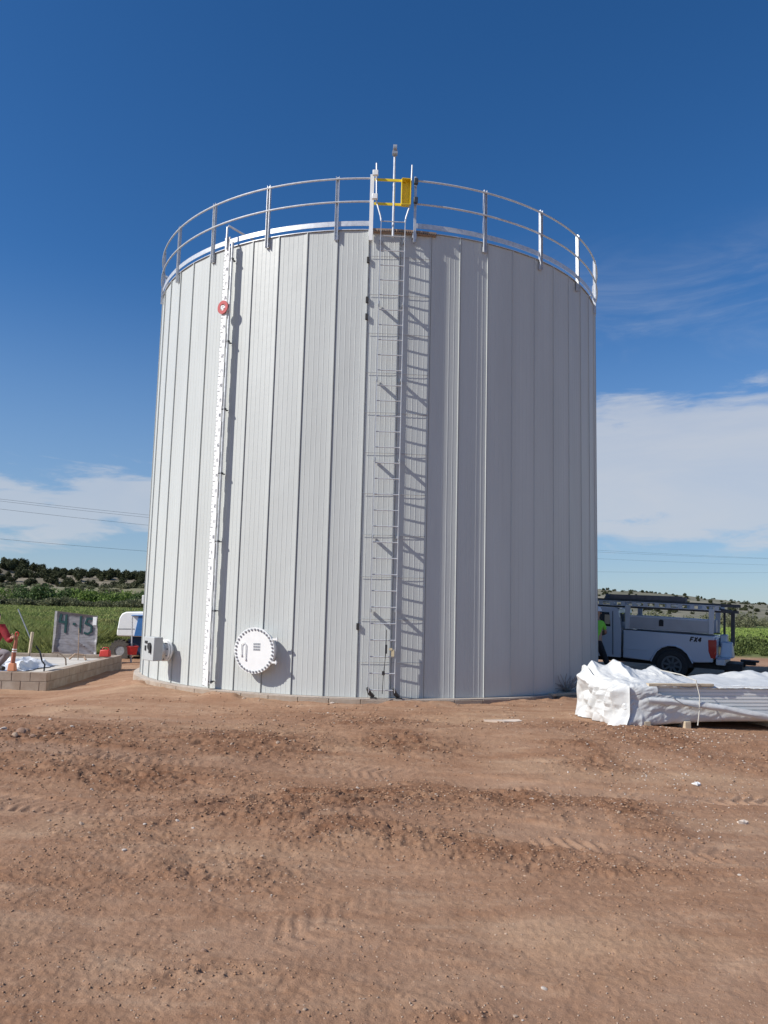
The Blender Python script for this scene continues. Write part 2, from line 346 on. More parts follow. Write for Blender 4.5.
atc.data.foreach_set('color', np.stack([churnv, gm, cmv, np.ones_like(gm)], 1).astype(np.float32).ravel())

# ------------------------------------------------------------------ hills
def hill(name, pts, Y0, Y1, Y2, back, colA, colB, vs_=.05):
    """pts: (px, py) ground skyline in the photo; the ridge stands at distance Y1, its foot at Y0"""
    R_ = [gY(a, b, Y1) for a, b in pts]; rx = np.array([p[0] for p in R_]); rz = np.array([p[2] for p in R_])
    x = np.linspace(rx[0], rx[-1], 170); y = np.linspace(Y0, Y2, 90); yy_, xx_ = np.meshgrid(y, x, indexing='ij')
    top = np.interp(xx_, rx, rz); g = np.where(yy_ < Y1, sst(Y0, Y1, yy_)**.8, 1-back*sst(Y1, Y2, yy_))
    z = -.8+(top+.8)*g+(fbm(xx_*.02, yy_*.02, 7, 5)-.5)*5*np.sin(math.pi*np.clip((yy_-Y0)/(Y1-Y0), 0, 1))
    z = z+(fbm(xx_*.11, yy_*.11, 17, 4)-.5)*2.*np.clip(g, 0, 1)*np.clip((Y1-yy_)/40+.25, 0, 1)
    V = np.stack([xx_.ravel(), yy_.ravel(), z.ravel()], 1)
    m = mat(name+'_soil', colA, .95, 0, .2, vs_, col2=colB)
    o = link_mesh(name, V, grid_faces(90, 170), m, smooth=180); tag(o, kind='structure')
    def hz(X_, Y_): 
        i = np.clip(np.searchsorted(y, Y_)-1, 0, 88); j = np.clip(np.searchsorted(x, X_)-1, 0, 168); u = (Y_-y[i])/(y[i+1]-y[i]); v = (X_-x[j])/(x[j+1]-x[j])
        return float((z[i, j]*(1-u)+z[i+1, j]*u)*(1-v)+(z[i, j+1]*(1-u)+z[i+1, j+1]*u)*v)
    return o, hz, (rx[0], rx[-1])
hillL, hzL, xrL = hill('hill', [(-420, 540), (-200, 548), (-60, 563), (0, 568), (10, 565), (28, 567), (42, 573), (70, 576), (110, 578), (145, 579), (260, 582), (330, 600)], 262, 400, 520, .5, (.29, .24, .175), (.115, .105, .065), .07)
terL, tzL, _ = hill('terrace', [(-500, 583), (-60, 584), (0, 586), (60, 588), (145, 590), (260, 596), (330, 605)], 172, 255, 275, .05, (.17, .17, .085), (.22, .20, .12))
hillR, hzR, xrR = hill('hill', [(480, 588), (560, 591), (600, 593), (640, 596), (675, 600), (700, 602), (725, 605), (745, 609), (765, 614), (800, 617), (900, 612), (1100, 606)], 150, 400, 540, .5, (.22, .20, .145), (.085, .09, .055), vs_=.09)
# pale track at the foot of the left hill
tr = MB(); pp = []
for px in range(-60, 200, 20):
    p = gY(px, 586.8+.02*px, 253); pp.append(p)
for a, b in zip(pp[:-1], pp[1:]): tr.box((a+b)/2+np.array([0, 0, .05]), (abs(b[0]-a[0])*1.02, 5, .35))
tag(obj('dirt_road', tr, mat('pale_road', (.42, .38, .32), .95), smooth=None), kind='structure')

# ------------------------------------------------------------------ plants
def leafcloud(lobes, n, size, seed, flat=.6):
    r = np.random.default_rng(seed); L_ = np.array(lobes); wts = L_[:, 3]*L_[:, 5]; idx = r.choice(len(L_), n, p=wts/wts.sum())
    d = r.normal(size=(n, 3)); d /= np.linalg.norm(d, axis=1)[:, None]; rad = r.uniform(.35, 1.08, n)**.5
    P = L_[idx, :3]+d*L_[idx, 3:6]*rad[:, None]; P[:, 2] = np.maximum(P[:, 2], .05)
    a = r.normal(size=(n, 3)); a = a*.8+d*.3; a /= np.linalg.norm(a, axis=1)[:, None]; b = np.cross(a, r.normal(size=(n, 3))); b /= np.linalg.norm(b, axis=1)[:, None]; c = np.cross(a, b)
    s = size*r.uniform(.5, 1.3, n)[:, None]
    V = np.stack([P-b*s-c*s*flat, P+b*s-c*s*flat*.4, P+b*s*.7+c*s*flat, P-b*s*.6+c*s*flat*.8], 1).reshape(-1, 3)
    F_ = np.arange(n*4).reshape(n, 4); return V, F_
def leafmat(name, c1, c2, sc=1.2):
    m = mat(name, c1, .75, 0, .3, sc, col2=c2, spec=.2, trans=.25)
    t_ = m.node_tree; g = t_.nodes.new('ShaderNodeNewGeometry'); hsv = t_.nodes.new('ShaderNodeHueSaturation'); mr = t_.nodes.new('ShaderNodeMapRange'); mr.inputs[3].default_value = .65; mr.inputs[4].default_value = 1.35
    t_.links.new(g.outputs['Random Per Island'], mr.inputs[0]); t_.links.new(mr.outputs[0], hsv.inputs['Value'])
    bn = t_.nodes['Principled BSDF']; src = bn.inputs['Base Color'].links[0].from_socket; t_.links.new(src, hsv.inputs['Color']); t_.links.new(hsv.outputs[0], bn.inputs['Base Color']); return m
LM = dict(juniper=leafmat('juniper_needles', (.05, .062, .028), (.075, .08, .04)), green=leafmat('bush_leaves', (.12, .19, .045), (.17, .23, .06)),
          dark=leafmat('dark_bush_leaves', (.075, .12, .04), (.10, .15, .055)), olive=leafmat('olive_bush_leaves', (.19, .19, .11), (.13, .14, .075)), weed=leafmat('weed_leaves', (.12, .15, .045), (.08, .11, .035)))
def bush(name, lm, label, cat, group, w_, h_, n, size, seed, lobes=6, trunk=True):
    r = random.Random(seed); LB = []
    for k in range(lobes):
        a = r.uniform(0, 6.28); q = r.uniform(0, .6)*w_/2; hh = h_*r.uniform(.45, .95)
        LB.append((math.cos(a)*q, math.sin(a)*q, hh*.55, w_*.28*r.uniform(.7, 1.3), w_*.28*r.uniform(.7, 1.3), hh*.48))
    root = thing(name, label, cat, (0, 0, 0), 0, group, local=True)
    V, F_ = leafcloud(LB, n, size, seed); link_mesh('crown', V, F_, lm, parent=root)
    tb = MB()
    for k in range(4):
        l = LB[k % len(LB)]; tb.tube([(0, 0, -.1), (l[0]*.4, l[1]*.4, l[2]*.5), (l[0]*.9, l[1]*.9, l[2]*1.25)], [h_*.03, h_*.02, h_*.006], 6)
    obj('trunk', tb, M['bark'], root); return root
JL = 'dark green juniper dotted among others over the dry hillside left of the tank'
jp = []
for s in range(3):
    r_ = bush('juniper_tree', LM['juniper'], JL, 'tree', 'junipers on the left hillside', 4.2, 3.6, 420, .32, 100+s, 5)
    jp.append(r_)
def proj_x(x, y): return 384+FPX*(x*_R2[0]+y*_R2[1])/(y*_F[1])
def scatter(protos, pts, zf_, smin, smax, first, label=None, group=None, seed=5, places=None):
    r = random.Random(seed); k = 0
    for (x, y) in pts:
        s = r.uniform(smin, smax); p = protos[k % len(protos)]; z = zf_(x, y)-.1
        if first and k < len(protos): p.location = (x, y, z); p.rotation_euler = (0, 0, r.uniform(0, 6.28)); p.scale = (s, s, s*r.uniform(.85, 1.15)); o = p
        else: o = copy_tree(p, (x, y, z), r.uniform(0, 6.28), (s, s, s*r.uniform(.85, 1.15)))
        if label: o['label'] = label
        if places:
            q = proj_x(x, y); o['label'] = [t_ for lim, t_ in places(x, y) if q < lim][0]
        if group: o['group'] = group
        k += 1
r = random.Random(11); pts = []
while len(pts) < 250:        # left hill: visible wedge
    Yd = 405-145*r.random()**1.1; px = r.uniform(-25, 160); q = gY(px, 580, Yd); 
    if n2d(np.array([q[0]*.05]), np.array([Yd*.05]), 3)[0] > .66: continue
    pts.append((q[0], Yd))
for px in np.arange(-20, 156, 3.6): pts.append((gY(px+r.uniform(-2, 2), 570, 398)[0], 396+r.uniform(-6, 6)))
def jplaces(x, y):
    row = 'on the ridge line of the left hill' if y > 388 else ('on the upper slope of the left hill' if y > 335 else 'near the foot of the left hill')
    return ((40, 'dark juniper %s, close to the left frame edge' % row), (75, 'dark juniper %s, above the slab with numerals' % row), (112, 'dark juniper %s, right of the slab with numerals' % row), (9999, 'dark juniper %s, close to the tank' % row))
scatter(jp, pts, hzL, .6, 1.3, True, places=jplaces)
jr = [bush('hill_shrub', LM['juniper'], 'small dark shrub on the dry right hill', 'shrub', 'shrubs on the right hill', 4.2, 3.0, 260, .36, 140+s_, 5) for s_ in range(2)]
JR = 'small dark shrub dotted on the pale dry hill behind the pickup truck'
pts = []
while len(pts) < 270:
    Yd = r.uniform(190, 385); px = r.uniform(596, 790); q = gY(px, 600, Yd)
    pts.append((q[0], Yd))
def rplaces(x, y):
    row = 'high on' if y > 320 else ('midway up' if y > 250 else 'low on')
    return ((650, 'small dark shrub %s the dry hill, above the truck cab' % row), (705, 'small dark shrub %s the dry hill, above the truck bed' % row), (9999, 'small dark shrub %s the dry hill, right of the truck' % row))
scatter(jr, pts, hzR, .2, .5, True, JR, 'shrubs on the right hill', places=rplaces)
# bushes of the creek line, left
def bushline(specs, gname, gz_fn, seed):
    for i, (px, Yd, w_, h_, kind, lab) in enumerate(specs):
        q = gY(px, 600, Yd); o = bush('bush', LM[kind], lab, 'bush', gname, w_, h_, 900 if Yd > 60 else 1100, w_*.035+.03, seed+i, 7)
        o.location = (q[0], Yd, gz_fn(q[0], Yd)-.1)
tz = lambda x, y: -.3
bushline([(4, 172, 6, 4.6, 'green', 'mid green bush at the far left edge beyond the meadow'), (22, 176, 7, 5.2, 'dark', 'dark green bush beyond the meadow, just left of the biggest one'), (37, 172, 8, 5.6, 'dark', 'biggest dark green round bush in the row beyond the meadow'),
          (52, 180, 7, 4.0, 'green', 'bright green bush right of the biggest dark bush beyond the meadow'), (64, 178, 7, 4.2, 'dark', 'dark bush above the left corner of the wrapped slab with green numerals'), (76, 184, 8, 4.6, 'green', 'green bush standing right above the wrapped slab with green numerals'),
          (89, 176, 8, 4.4, 'green', 'bright yellow-green bush above the right corner of the wrapped slab'), (102, 182, 7, 3.6, 'green', 'low green bush between the wrapped slab and the boom lift'), (113, 175, 7, 4.2, 'green', 'green bush beyond the meadow, left of the white machine hood'),
          (126, 180, 8, 4.4, 'green', 'green bush directly above the white machine hood'), (139, 176, 8, 4.6, 'dark', 'darker bush touching the left edge of the tank, beyond the meadow'), (152, 178, 8, 4.6, 'green', 'bush mostly hidden behind the left edge of the tank')],
         'bushes along the far edge of the left meadow', tz, 300)
sp_ = []
for i in range(26): sp_.append((-6+i*6.3+r.uniform(-2, 2), r.uniform(163, 168)))
lowb = bush('scrub_bush', LM['olive'], 'low grey-brown scrub bush in the row at the far edge of the left meadow', 'bush', 'low scrub along the meadow edge', 3.6, 1.9, 420, .17, 410)
scatter([lowb], [(gY(a, 600, b)[0], b) for a, b in sp_], tz, .8, 1.3, True, places=lambda x, y: ((30, 'low grey-brown scrub at the far meadow edge, near the left frame edge'), (60, 'low grey-brown scrub at the far meadow edge, above the wooden stake'), (100, 'low grey-brown scrub at the far meadow edge, above the slab with numerals'), (9999, 'low grey-brown scrub at the far meadow edge, next to the tank')))
tb_ = [(r.uniform(-8, 152), r.uniform(200, 248)) for _ in range(60)]
ter = bush('scrub_bush', LM['olive'], 'olive scrub bush on the slope between the creek bushes and the left hill', 'bush', 'scrub on the slope below the left hill', 4.2, 1.8, 380, .2, 411)
scatter([ter], [(gY(a, 590, b)[0], b) for a, b in tb_], tzL, .6, 1.2, True, places=lambda x, y: ((35, 'olive scrub bush below the left hill, near the left frame edge'), (70, 'olive scrub bush below the left hill, left of the slab with numerals'), (105, 'olive scrub bush below the left hill, above the slab with numerals'), (9999, 'olive scrub bush below the left hill, next to the tank')))
# right: olive shrubs beyond the green field and weeds on the near bank
sp_ = [(598+i*5.2+r.uniform(-2, 2), r.uniform(114, 146)) for i in range(36)]
ro = bush('scrub_bush', LM['olive'], 'olive grey shrub in the belt beyond the green field on the right', 'bush', 'shrub belt beyond the right field', 3.4, 2.4, 420, .14, 412)
scatter([ro], [(gY(a, 600, b)[0], b) for a, b in sp_], tz, .6, 1.1, True, places=lambda x, y: ((660, 'olive grey shrub beyond the green field, glimpsed under the truck rack'), (725, 'olive grey shrub beyond the green field, behind the truck bed'), (9999, 'olive grey shrub beyond the green field, right of the truck tail')))
wd = bush('weed_clump', LM['weed'], 'leafy green weed clump on the dirt bank at the right edge', 'weed', 'weeds on the right bank', 1.6, .75, 500, .06, 413)
scatter([wd], [(gY(px, 650, yd)[0], yd) for px, yd in [(733, 40), (738, 43), (744, 41), (750, 45), (757, 42), (764, 44), (770, 42), (728, 44), (722, 42), (740, 48), (752, 50), (762, 49), (776, 46), (784, 43), (716, 45), (730, 50), (746, 47), (766, 40), (772, 50), (600, 44), (640, 46), (680, 45)]], tz, .5, 1.5, True, places=lambda x, y: ((725, 'leafy green weed clump on the bank hidden behind the truck'), (745, 'leafy green weed clump on the bank just right of the truck tail'), (9999, 'leafy green weed clump on the bank at the right frame edge')))
# tall meadow grass
def meadow(name, n, xlo, xhi, y0, y1, hmin, hmax, m, label, seed, dens=1.5):
    r = np.random.default_rng(seed); u = r.random(n); Yd = (y0**-dens+u*(y1**-dens-y0**-dens))**(-1/dens)
    px = r.uniform(xlo, xhi, n); X_ = (px-384)/FPX*Yd*1.0
    ok = gmask(X_, Yd) > .5; X_, Yd = X_[ok], Yd[ok]; n = len(X_); cl_ = fbm(X_*.5, Yd*.35, 77, 4)
    h = (hmin+(hmax-hmin)*sst(.35, .68, cl_))*r.uniform(.55, 1.2, n)*np.clip(.45+(Yd-y0)/8., .45, 1); a = r.uniform(0, 6.28, n); wd_ = .005+Yd*.00055
    z = gbase(X_, Yd)-.02; h = h*np.clip(1.5-Yd/70, .45, 1); lx = r.normal(0, .4, n)*h; ly = r.normal(0, .4, n)*h
    P = np.stack([X_, Yd, z], 1); d = np.stack([np.cos(a)*wd_, np.sin(a)*wd_, 0*a], 1)
    mid = P+np.stack([lx*.4, ly*.4, h*.6], 1); tip = P+np.stack([lx, ly, h], 1)
    V = np.stack([P-d, P+d, mid+d*.8, tip+d*.1, mid-d*.8], 1).reshape(-1, 3); F_ = np.arange(n*5).reshape(n, 5)
    o = link_mesh(name, V, F_, m); tag(o, label, 'grass', kind='stuff'); return o
gmt = leafmat('meadow_grass', (.31, .30, .12), (.19, .27, .075), .16)
meadow('meadow_grass', 220000, -60, 240, 25.5, 160, .35, .85, gmt, 'tall uneven green meadow grass left of the tank', 1, 1.3)
meadow('field_grass', 26000, 590, 830, 52, 112, .3, .45, leafmat('field_crop', (.22, .31, .07), (.26, .32, .09), .2), 'bright green field grass behind the pickup truck', 2, .6)

# ------------------------------------------------------------------ power lines
for k, (q0, q1, q2, lab) in enumerate((((0, 499, 76), (148, 515, 90), (640, 552.5, 136), 'topmost thin power line crossing the sky behind the tank'), ((0, 501, 78), (148, 517.5, 92), (640, 554, 137), 'second power line, just under the topmost one'),
                                       ((0, 509, 74), (146, 525, 88), (640, 560.5, 134), 'third power line from the top, behind the tank'), ((0, 539, 75), (146, 551, 89), (640, 572.5, 135), 'lowest power line, hanging well below the others'))):
    A = np.polyfit([q0[0], q1[0], q2[0]], [1/q0[2], 1/q1[2], 1/q2[2]], 2); Bq = np.polyfit([q0[0], q1[0], q2[0]], [q0[1], q1[1], q2[1]], 2)
    if k == 3: Bq = np.polyfit([0, 146, 640, 768], [539, 551, 572.5, 572.5], 2)
    P = [gY(x, np.polyval(Bq, x), 1/np.polyval(np.polyfit([0, 640], [1/q0[2], 1/q2[2]], 1), x)) for x in range(-120, 900, 30)]
    mb = MB(); mb.tube(P, .012, 5); tag(obj('power_line', mb, M['darkmetal']), lab, 'power line', 'power lines')

# ------------------------------------------------------------------ the tank
CX, CY, TR = -.256, 19.987, 5.577; WB, WT = .11, 9.09
def CP(th, r_, z):
    a = math.radians(th); return np.array([CX+r_*math.sin(a), CY-r_*math.cos(a), z])
def CR(th):      # rotation: local x = tangent (right), y = outward, z = up
    a = math.radians(th); return np.array([[math.cos(a), math.sin(a), 0], [math.sin(a), -math.cos(a), 0], [0, 0, 1]]).T
tank = thing('storage_tank', 'tall round pale grey ribbed steel tank with rooftop railing on a block footing', 'tank', (CX, CY, 0))
NP = 57; DTH = 360/NP; J0 = -1.95
prof = []
for k in range(NP):
    a0, a1 = math.radians(J0+k*DTH), math.radians(J0+(k+1)*DTH); p0 = np.array([math.sin(a0), -math.cos(a0)])*TR; p1 = np.array([math.sin(a1), -math.cos(a1)])*TR
    nrm = (p0+p1)/2; nrm = nrm/np.linalg.norm(nrm)
    sq = [(0, .004), (.002, .021), (.030, .021), (.034, .0), (.036, -.016), (.060, -.016), (.063, 0)]
    for c in (.19, .36, .52, .68, .85): sq += [(c-.014, 0), (c-.006, .0028), (c+.006, .0028), (c+.014, 0)]
    for u_, o_ in sq: prof.append(p0+(p1-p0)*u_+nrm*o_)
np_ = len(prof); V = []; F_ = []
for z in (WB, WT): V += [(p[0], p[1], z) for p in prof]
F_ = [(i, (i+1) % np_, np_+(i+1) % np_, np_+i) for i in range(np_)]
link_mesh('wall', V, F_, M['panel'], parent=tank)
# footing of concrete blocks with a thin cap ledge
fb = MB(); NB = 62
for k in range(NB):
    a = 2.1+k*360/NB; h = 180/NB-.045; V = []
    for z in (-.5, .085):
        for r_, s_ in ((5.3, -1), (5.3, 1), (5.735, 1), (5.735, -1)): V.append(CP(a+s_*h, r_, z+.004*((k*7) % 3)*(z > 0)))
    fb.add(V, [(3, 2, 1, 0), (4, 5, 6, 7), (0, 1, 5, 4), (1, 2, 6, 5), (2, 3, 7, 6), (3, 0, 4, 7)])
ft = obj('foundation', fb, M['block'], tank, bevel=.008, smooth=None)
def ringband(mb, r0, r1, z0, z1, a0=0., a1=360., n=180, mi=0):
    full = a1-a0 >= 359.9; P = []
    for i in range(n if full else n+1):
        a = a0+(a1-a0)*i/n
        P += [CP(a, r0, z0), CP(a, r1, z0), CP(a, r1, z1), CP(a, r0, z1)]
    m = n; c = n if full else n+1; F_ = [((i*4+j), (i*4+(j+1) % 4), (((i+1) % c)*4+(j+1) % 4), (((i+1) % c)*4+j)) for i in range(m) for j in range(4)]
    if not full: F_ += [(0, 1, 2, 3), tuple(n*4+j for j in (3, 2, 1, 0))]
    mb.add(P, F_, mi); return mb
obj('footing_cap', ringband(MB(), 5.4, 5.72, .09, .106), M['concrete'], tank)
obj('toe_board', ringband(ringband(MB(), 5.60, 5.61, 9.168, 9.268, -288, -1.4), 5.60, 5.61, 9.168, 9.268, 7.4, 73, 60), M['galv'], tank)
obj('rim_flange', ringband(ringband(MB(), 5.54, 5.60, 9.092, 9.106, -288, -1.4), 5.54, 5.60, 9.092, 9.106, 12, 73, 60), M['galv'], tank)
rm = ringband(MB(), 5.56, 5.638, 9.03, 9.106, -1.2, 11.8, 20)
obj('rim_angle', rm, M['rust'], tank)
bb = MB()
for k in range(30): bb.box(CP(-.8+k*.43, 5.645, 9.055), (.02, .03, .02), CR(-.8+k*.43))
obj('rim_bolts', bb, M['darkmetal'], tank)
rf = MB(); ringp = [CP(i*6, 5.6, 9.09) for i in range(60)]; rf.add(ringp+[np.array([CX, CY, 9.6])], [(i, (i+1) % 60, 60) for i in range(60)])
obj('roof', rf, M['galvdark'], tank)
# railing
def arc(a0, a1, r_, z, n): return [CP(a0+(a1-a0)*i/n, r_, z) for i in range(n+1)]
for nm, z in (('top_rail', 10.14), ('mid_rail', 9.655)):
    mb = MB(); mb.tube(arc(-1.3, -352.8, 5.635, z, 200), .02, 8)
    obj(nm, mb, M['galv'], tank)
def post(mb, th, z0=8.88, z1=10.2, w_=.068, d_=.06):
    R_ = CR(th); t_ = .006
    mb.box(CP(th, 5.62-d_/2+.01, (z0+z1)/2), (w_, t_, z1-z0), R_)
    for s_ in (-1, 1): mb.box(CP(th, 5.615, (z0+z1)/2)+R_@np.array([s_*(w_/2-.003), 0, 0]), (t_, d_, z1-z0-.002), R_)
    mb.box(CP(th, 5.60, z0+.06), (w_+.03, .012, .1), R_)
    return mb
for th in [-8.4-15.1*k for k in range(12)]+[22.5+15.15*k for k in range(11)]:
    obj('railing_post', post(MB(), th), M['galv'], tank, smooth=None)
for th in (-1.4, 7.3):
    mb = MB(); mb.box(CP(th, 5.65, 9.53), (.075 if th < 0 else .05, .03, 1.36), CR(th))
    mb.box(CP(th, 5.63, 9.0), (.09, .02, .12), CR(th)); obj('gate_post', mb, M['white'] if th < 0 else M['galv'], tank, smooth=None)
# yellow self-closing gate
gate = thing('gate', None, None); gate.parent = tank; ORI[gate.name] = np.array((CX, CY, 0))
for z in (10.085, 9.585): 
    gt = MB(); a, b = CP(-.9, 5.70, z), CP(5.2, 5.70, z-.01); gt.box((a+b)/2, (np.linalg.norm(b-a), .02, .05), CR(2.2))
    obj('gate_bar', gt, M['yellow'], gate, smooth=None)
ge = MB()
for th, wd_ in ((4.35, .01), (6.0, .01)): pass
R_ = CR(5.2); c = CP(5.3, 5.66, 9.83)
ge.box(c, (.17, .012, .53), R_); ge.box(c+R_@np.array([-.085, .055, 0]), (.01, .12, .53), R_); ge.box(c+R_@np.array([.085, .055, 0]), (.01, .12, .53), R_)
ge.box(c+R_@np.array([0, .055, .265]), (.17, .12, .01), R_); ge.box(c+R_@np.array([0, .055, -.265]), (.17, .12, .01), R_)
obj('gate_end_plate', ge, M['yellow'], gate, smooth=None)
for z in (10.17, 9.68):
    h_ = MB(); h_.box(CP(-.75, 5.78, z), (.11, .06, .11), CR(-.75)); obj('gate_hinge', h_, M['white'], gate, bevel=.01)
for z in (10.05, 9.66):
    h_ = MB(); h_.box(CP(7.2, 5.76, z), (.08, .07, .12), CR(7.2)); obj('gate_latch', h_, M['darkmetal'], gate, bevel=.01)
# mast above the ladder
ms = MB(); LTH = 2.95
ms.tube([CP(LTH, 5.70, 8.9), CP(LTH, 5.66, 10.62)], .024, 10); mast = obj('mast', ms, M['galv'], tank)
h_ = MB(); h_.ring(CP(LTH, 5.70, 10.70)+CR(LTH)@np.array([-.035, 0, .03]), CP(LTH, 5.70, 10.70)+CR(LTH)@np.array([.035, 0, .03]), .085, .03, 20); h_.box(CP(LTH, 5.71, 10.64), (.10, .10, .06), CR(LTH)); obj('mast_pulley', h_, M['galvdark'], mast)
# ladder
lad = thing('ladder', None, None, (CX, CY, 0)); lad.parent = tank; lad.location = (0, 0, 0); ORI[lad.name] = np.array((CX, CY, 0))
LR = 5.6+.15
for s_, th in ((-1, .58), (1, 5.25)):
    mb = MB(); mb.box(CP(th, LR, (.22+9.25)/2), (.012, .055, 9.25-.22), CR(th))
    # flared walk-through extension
    ex = [CP(th, LR, 9.2), CP(th+s_*.15, LR, 9.3), CP(th+s_*1.0, LR-.02, 9.60), CP(th+s_*1.2, LR-.05, 10.42)]
    mb.tube(ex, .016, 8)
    obj('ladder_rail', mb, M['galv'], lad, smooth=40)
for k in range(31):
    z = .2626+.2978*k
    if z > 9.3: break
    mb = MB(); mb.tube([CP(.5, LR, z), CP(5.33, LR, z)], .0105, 8); obj('ladder_rung', mb, M['galv'], lad)
for z in (1.70, 3.06, 4.51, 6.06, 7.56, 8.85):
    for th in (.58, 5.25):
        mb = MB(); mb.box(CP(th, 5.6+.08, z-.01), (.03, .17, .06), CR(th)); obj('ladder_bracket', mb, M['galvdark'], lad, smooth=None)
for th in (.58, 5.25):
    mb = MB(); mb.tube([CP(th-.2, LR, .3), CP(th+.2, LR-.06, .2), CP(th+.9, 5.66, .135)], [.03, .04, .035], 6); mb.box(CP(th+.9, 5.67, .118), (.12, .09, .016), CR(th)); obj('ladder_foot', mb, M['darkmetal'], lad)
# fall-arrest lanyard hanging at the ladder foot
ln = MB(); ln.tube([CP(LTH+.6, LR+.02, 1.35), CP(LTH+.55, LR+.03, .95), CP(LTH+.2, LR+.03, .5), CP(LTH+.1, LR+.03, .2)], .008, 6); ln.box(CP(LTH+.6, LR+.03, 1.0), (.035, .03, .16), CR(LTH)); ln.box(CP(LTH+.2, LR+.03, .57), (.05, .03, .07), CR(LTH))
lo = obj('safety_lanyard', ln, M['black'], tank)
h_ = MB(); h_.box(CP(LTH+1.4, LR+.03, 1.0), (.06, .03, .04), CR(LTH)); h_.box(CP(LTH+1.8, LR+.03, .93), (.05, .02, .12), CR(LTH)); obj('lanyard_tag', h_, mat('tan_tag', (.62, .52, .33), .8), lo, smooth=None)
# seam clips and thin lap lines of the access panels beside the ladder
for z in (8.47, 7.66, 7.32, 1.39):
    mb = MB(); mb.box(CP(J0+.15, 5.6+.0, z), (.05, .05, .12), CR(J0)); obj('seam_clip', mb, M['black'], tank, bevel=.006)
for k in range(11):
    z = .75+.78*k
    for j in (0, 1):
        a0, a1 = J0+DTH*j+.35, J0+DTH*(j+1); a, b = CP(a0, 5.6, z), CP(a1, 5.6, z); ll = MB(); ll.tube([a, b], .004, 4); obj('lap_line', ll, M['galvdark'], tank)
# manhole
MT = -21.3; Rm = CR(MT); out_ = Rm@np.array([0, 1, 0]); c0 = CP(MT, 5.6, .893); rad = .425
mb = MB(); mb.cyl(c0-out_*.05, c0+out_*.15, .36, 40); mb.ring(c0+out_*.135, c0+out_*.16, rad, .33, 48); mn = obj('manhole_neck', mb, M['white'], tank)
mb = MB(); mb.cyl(c0+out_*.163, c0+out_*.183, rad, 64); mc = obj('manhole_cover', mb, M['white'], tank)
for k in range(36):
    a = 2*math.pi*k/36; d = Rm@np.array([math.cos(a), 0, math.sin(a)]); mb = MB(); p = c0+d*(rad-.035); mb.cyl(p+out_*.12, p+out_*.206, .013, 6); mb.cyl(p+out_*.184, p+out_*.200, .02, 6); obj('bolt', mb, M['galvdark'], mc)
mb = MB(); hp = [(-.26, -.1), (-.26, .1), (-.21, .14), (-.17, .1), (-.17, -.17)]; mb.tube([c0+out_*.203+Rm@np.array([x, 0, z]) for x, z in hp], .009, 6); mb.box(c0+out_*.193+Rm@np.array([-.26, 0, -.1]), (.03, .03, .03), Rm); mb.box(c0+out_*.193+Rm@np.array([-.17, 0, -.17]), (.03, .03, .03), Rm); obj('cover_handle', mb, M['white'], mc)
mb = MB()
for i in range(4):
    for j in range(3): mb.box(c0+out_*.186+Rm@np.array([.0+i*.038, 0, .12-j*.05]), (.03, .004, .035), Rm)
obj('nameplate', mb, M['galvdark'], mc, smooth=None)
for dz in (.22, -.2):
    mb = MB(); mb.box(c0+out_*.16+Rm@np.array([.43, 0, dz]), (.10, .04, .035), Rm); mb.cyl(c0+out_*.16+Rm@np.array([.46, 0, dz-.035]), c0+out_*.16+Rm@np.array([.46, 0, dz+.035]), .015, 10); obj('hinge', mb, M['white'], mn)
# level gauge
GT = -32.4; Rg = CR(GT); gx = lambda x, y, z: CP(GT, 5.6+y, z)+Rg@np.array([x, 0, 0])
gb = MB()
for k in range(30):
    z0 = .17+k*.305; hgt = .3 if k < 29 else .2
    gb.box(gx(-.008 if k % 2 else .004, .168, z0+hgt/2), (.135, .014 if k % 2 else .017, hgt), Rg)
gg = obj('level_gauge', gb, M['white'], tank, smooth=None)
tk = MB(); tn = MB()
SEG = {0: 'abcdef', 1: 'bc', 2: 'abged', 3: 'abgcd', 4: 'fgbc', 5: 'afgcd', 6: 'afgedc', 7: 'abc', 8: 'abcdefg', 9: 'abcdfg'}
for k in range(30):
    z0 = .17+k*.305
    tk.box(gx(-.04, .1795, z0+.010), (.055, .004, .010), Rg)
    for j in (1, 2, 3): tk.box(gx(-.055, .1795, z0+.075*j), (.025, .004, .006), Rg)
    for di, dg in enumerate(str(k+1)):
        ox = .0+di*.034
        for s_ in SEG[int(dg)]:
            q = {'a': (0, .06, 1), 'g': (0, .03, 1), 'd': (0, 0, 1), 'f': (-.01, .045, 0), 'b': (.01, .045, 0), 'e': (-.01, .015, 0), 'c': (.01, .015, 0)}[s_]
            tn.box(gx(ox+q[0], .1795, z0+.09+q[1]), (.024, .003, .006) if q[2] else (.006, .003, .03), Rg)
gp = mat('worn_grey_print', (.30, .31, .33), .6); obj('scale_mark', tk, gp, gg, smooth=None); obj('scale_numeral', tn, gp, gg, smooth=None)
mb = MB(); mb.box(gx(.095, .125, 4.66), (.03, .05, 8.9), Rg); obj('guide_channel', mb, M['galv'], gg, smooth=None)
for z in (.25, 1.6, 2.95, 4.3, 5.6, 7.0, 8.75):
    mb = MB(); mb.box(gx(.06, .08, z), (.05, .16, .02), Rg); mb.box(gx(.12, .13, z), (.03, .05, .035), Rg); obj('gauge_bracket', mb, M['darkmetal'], gg, smooth=None)
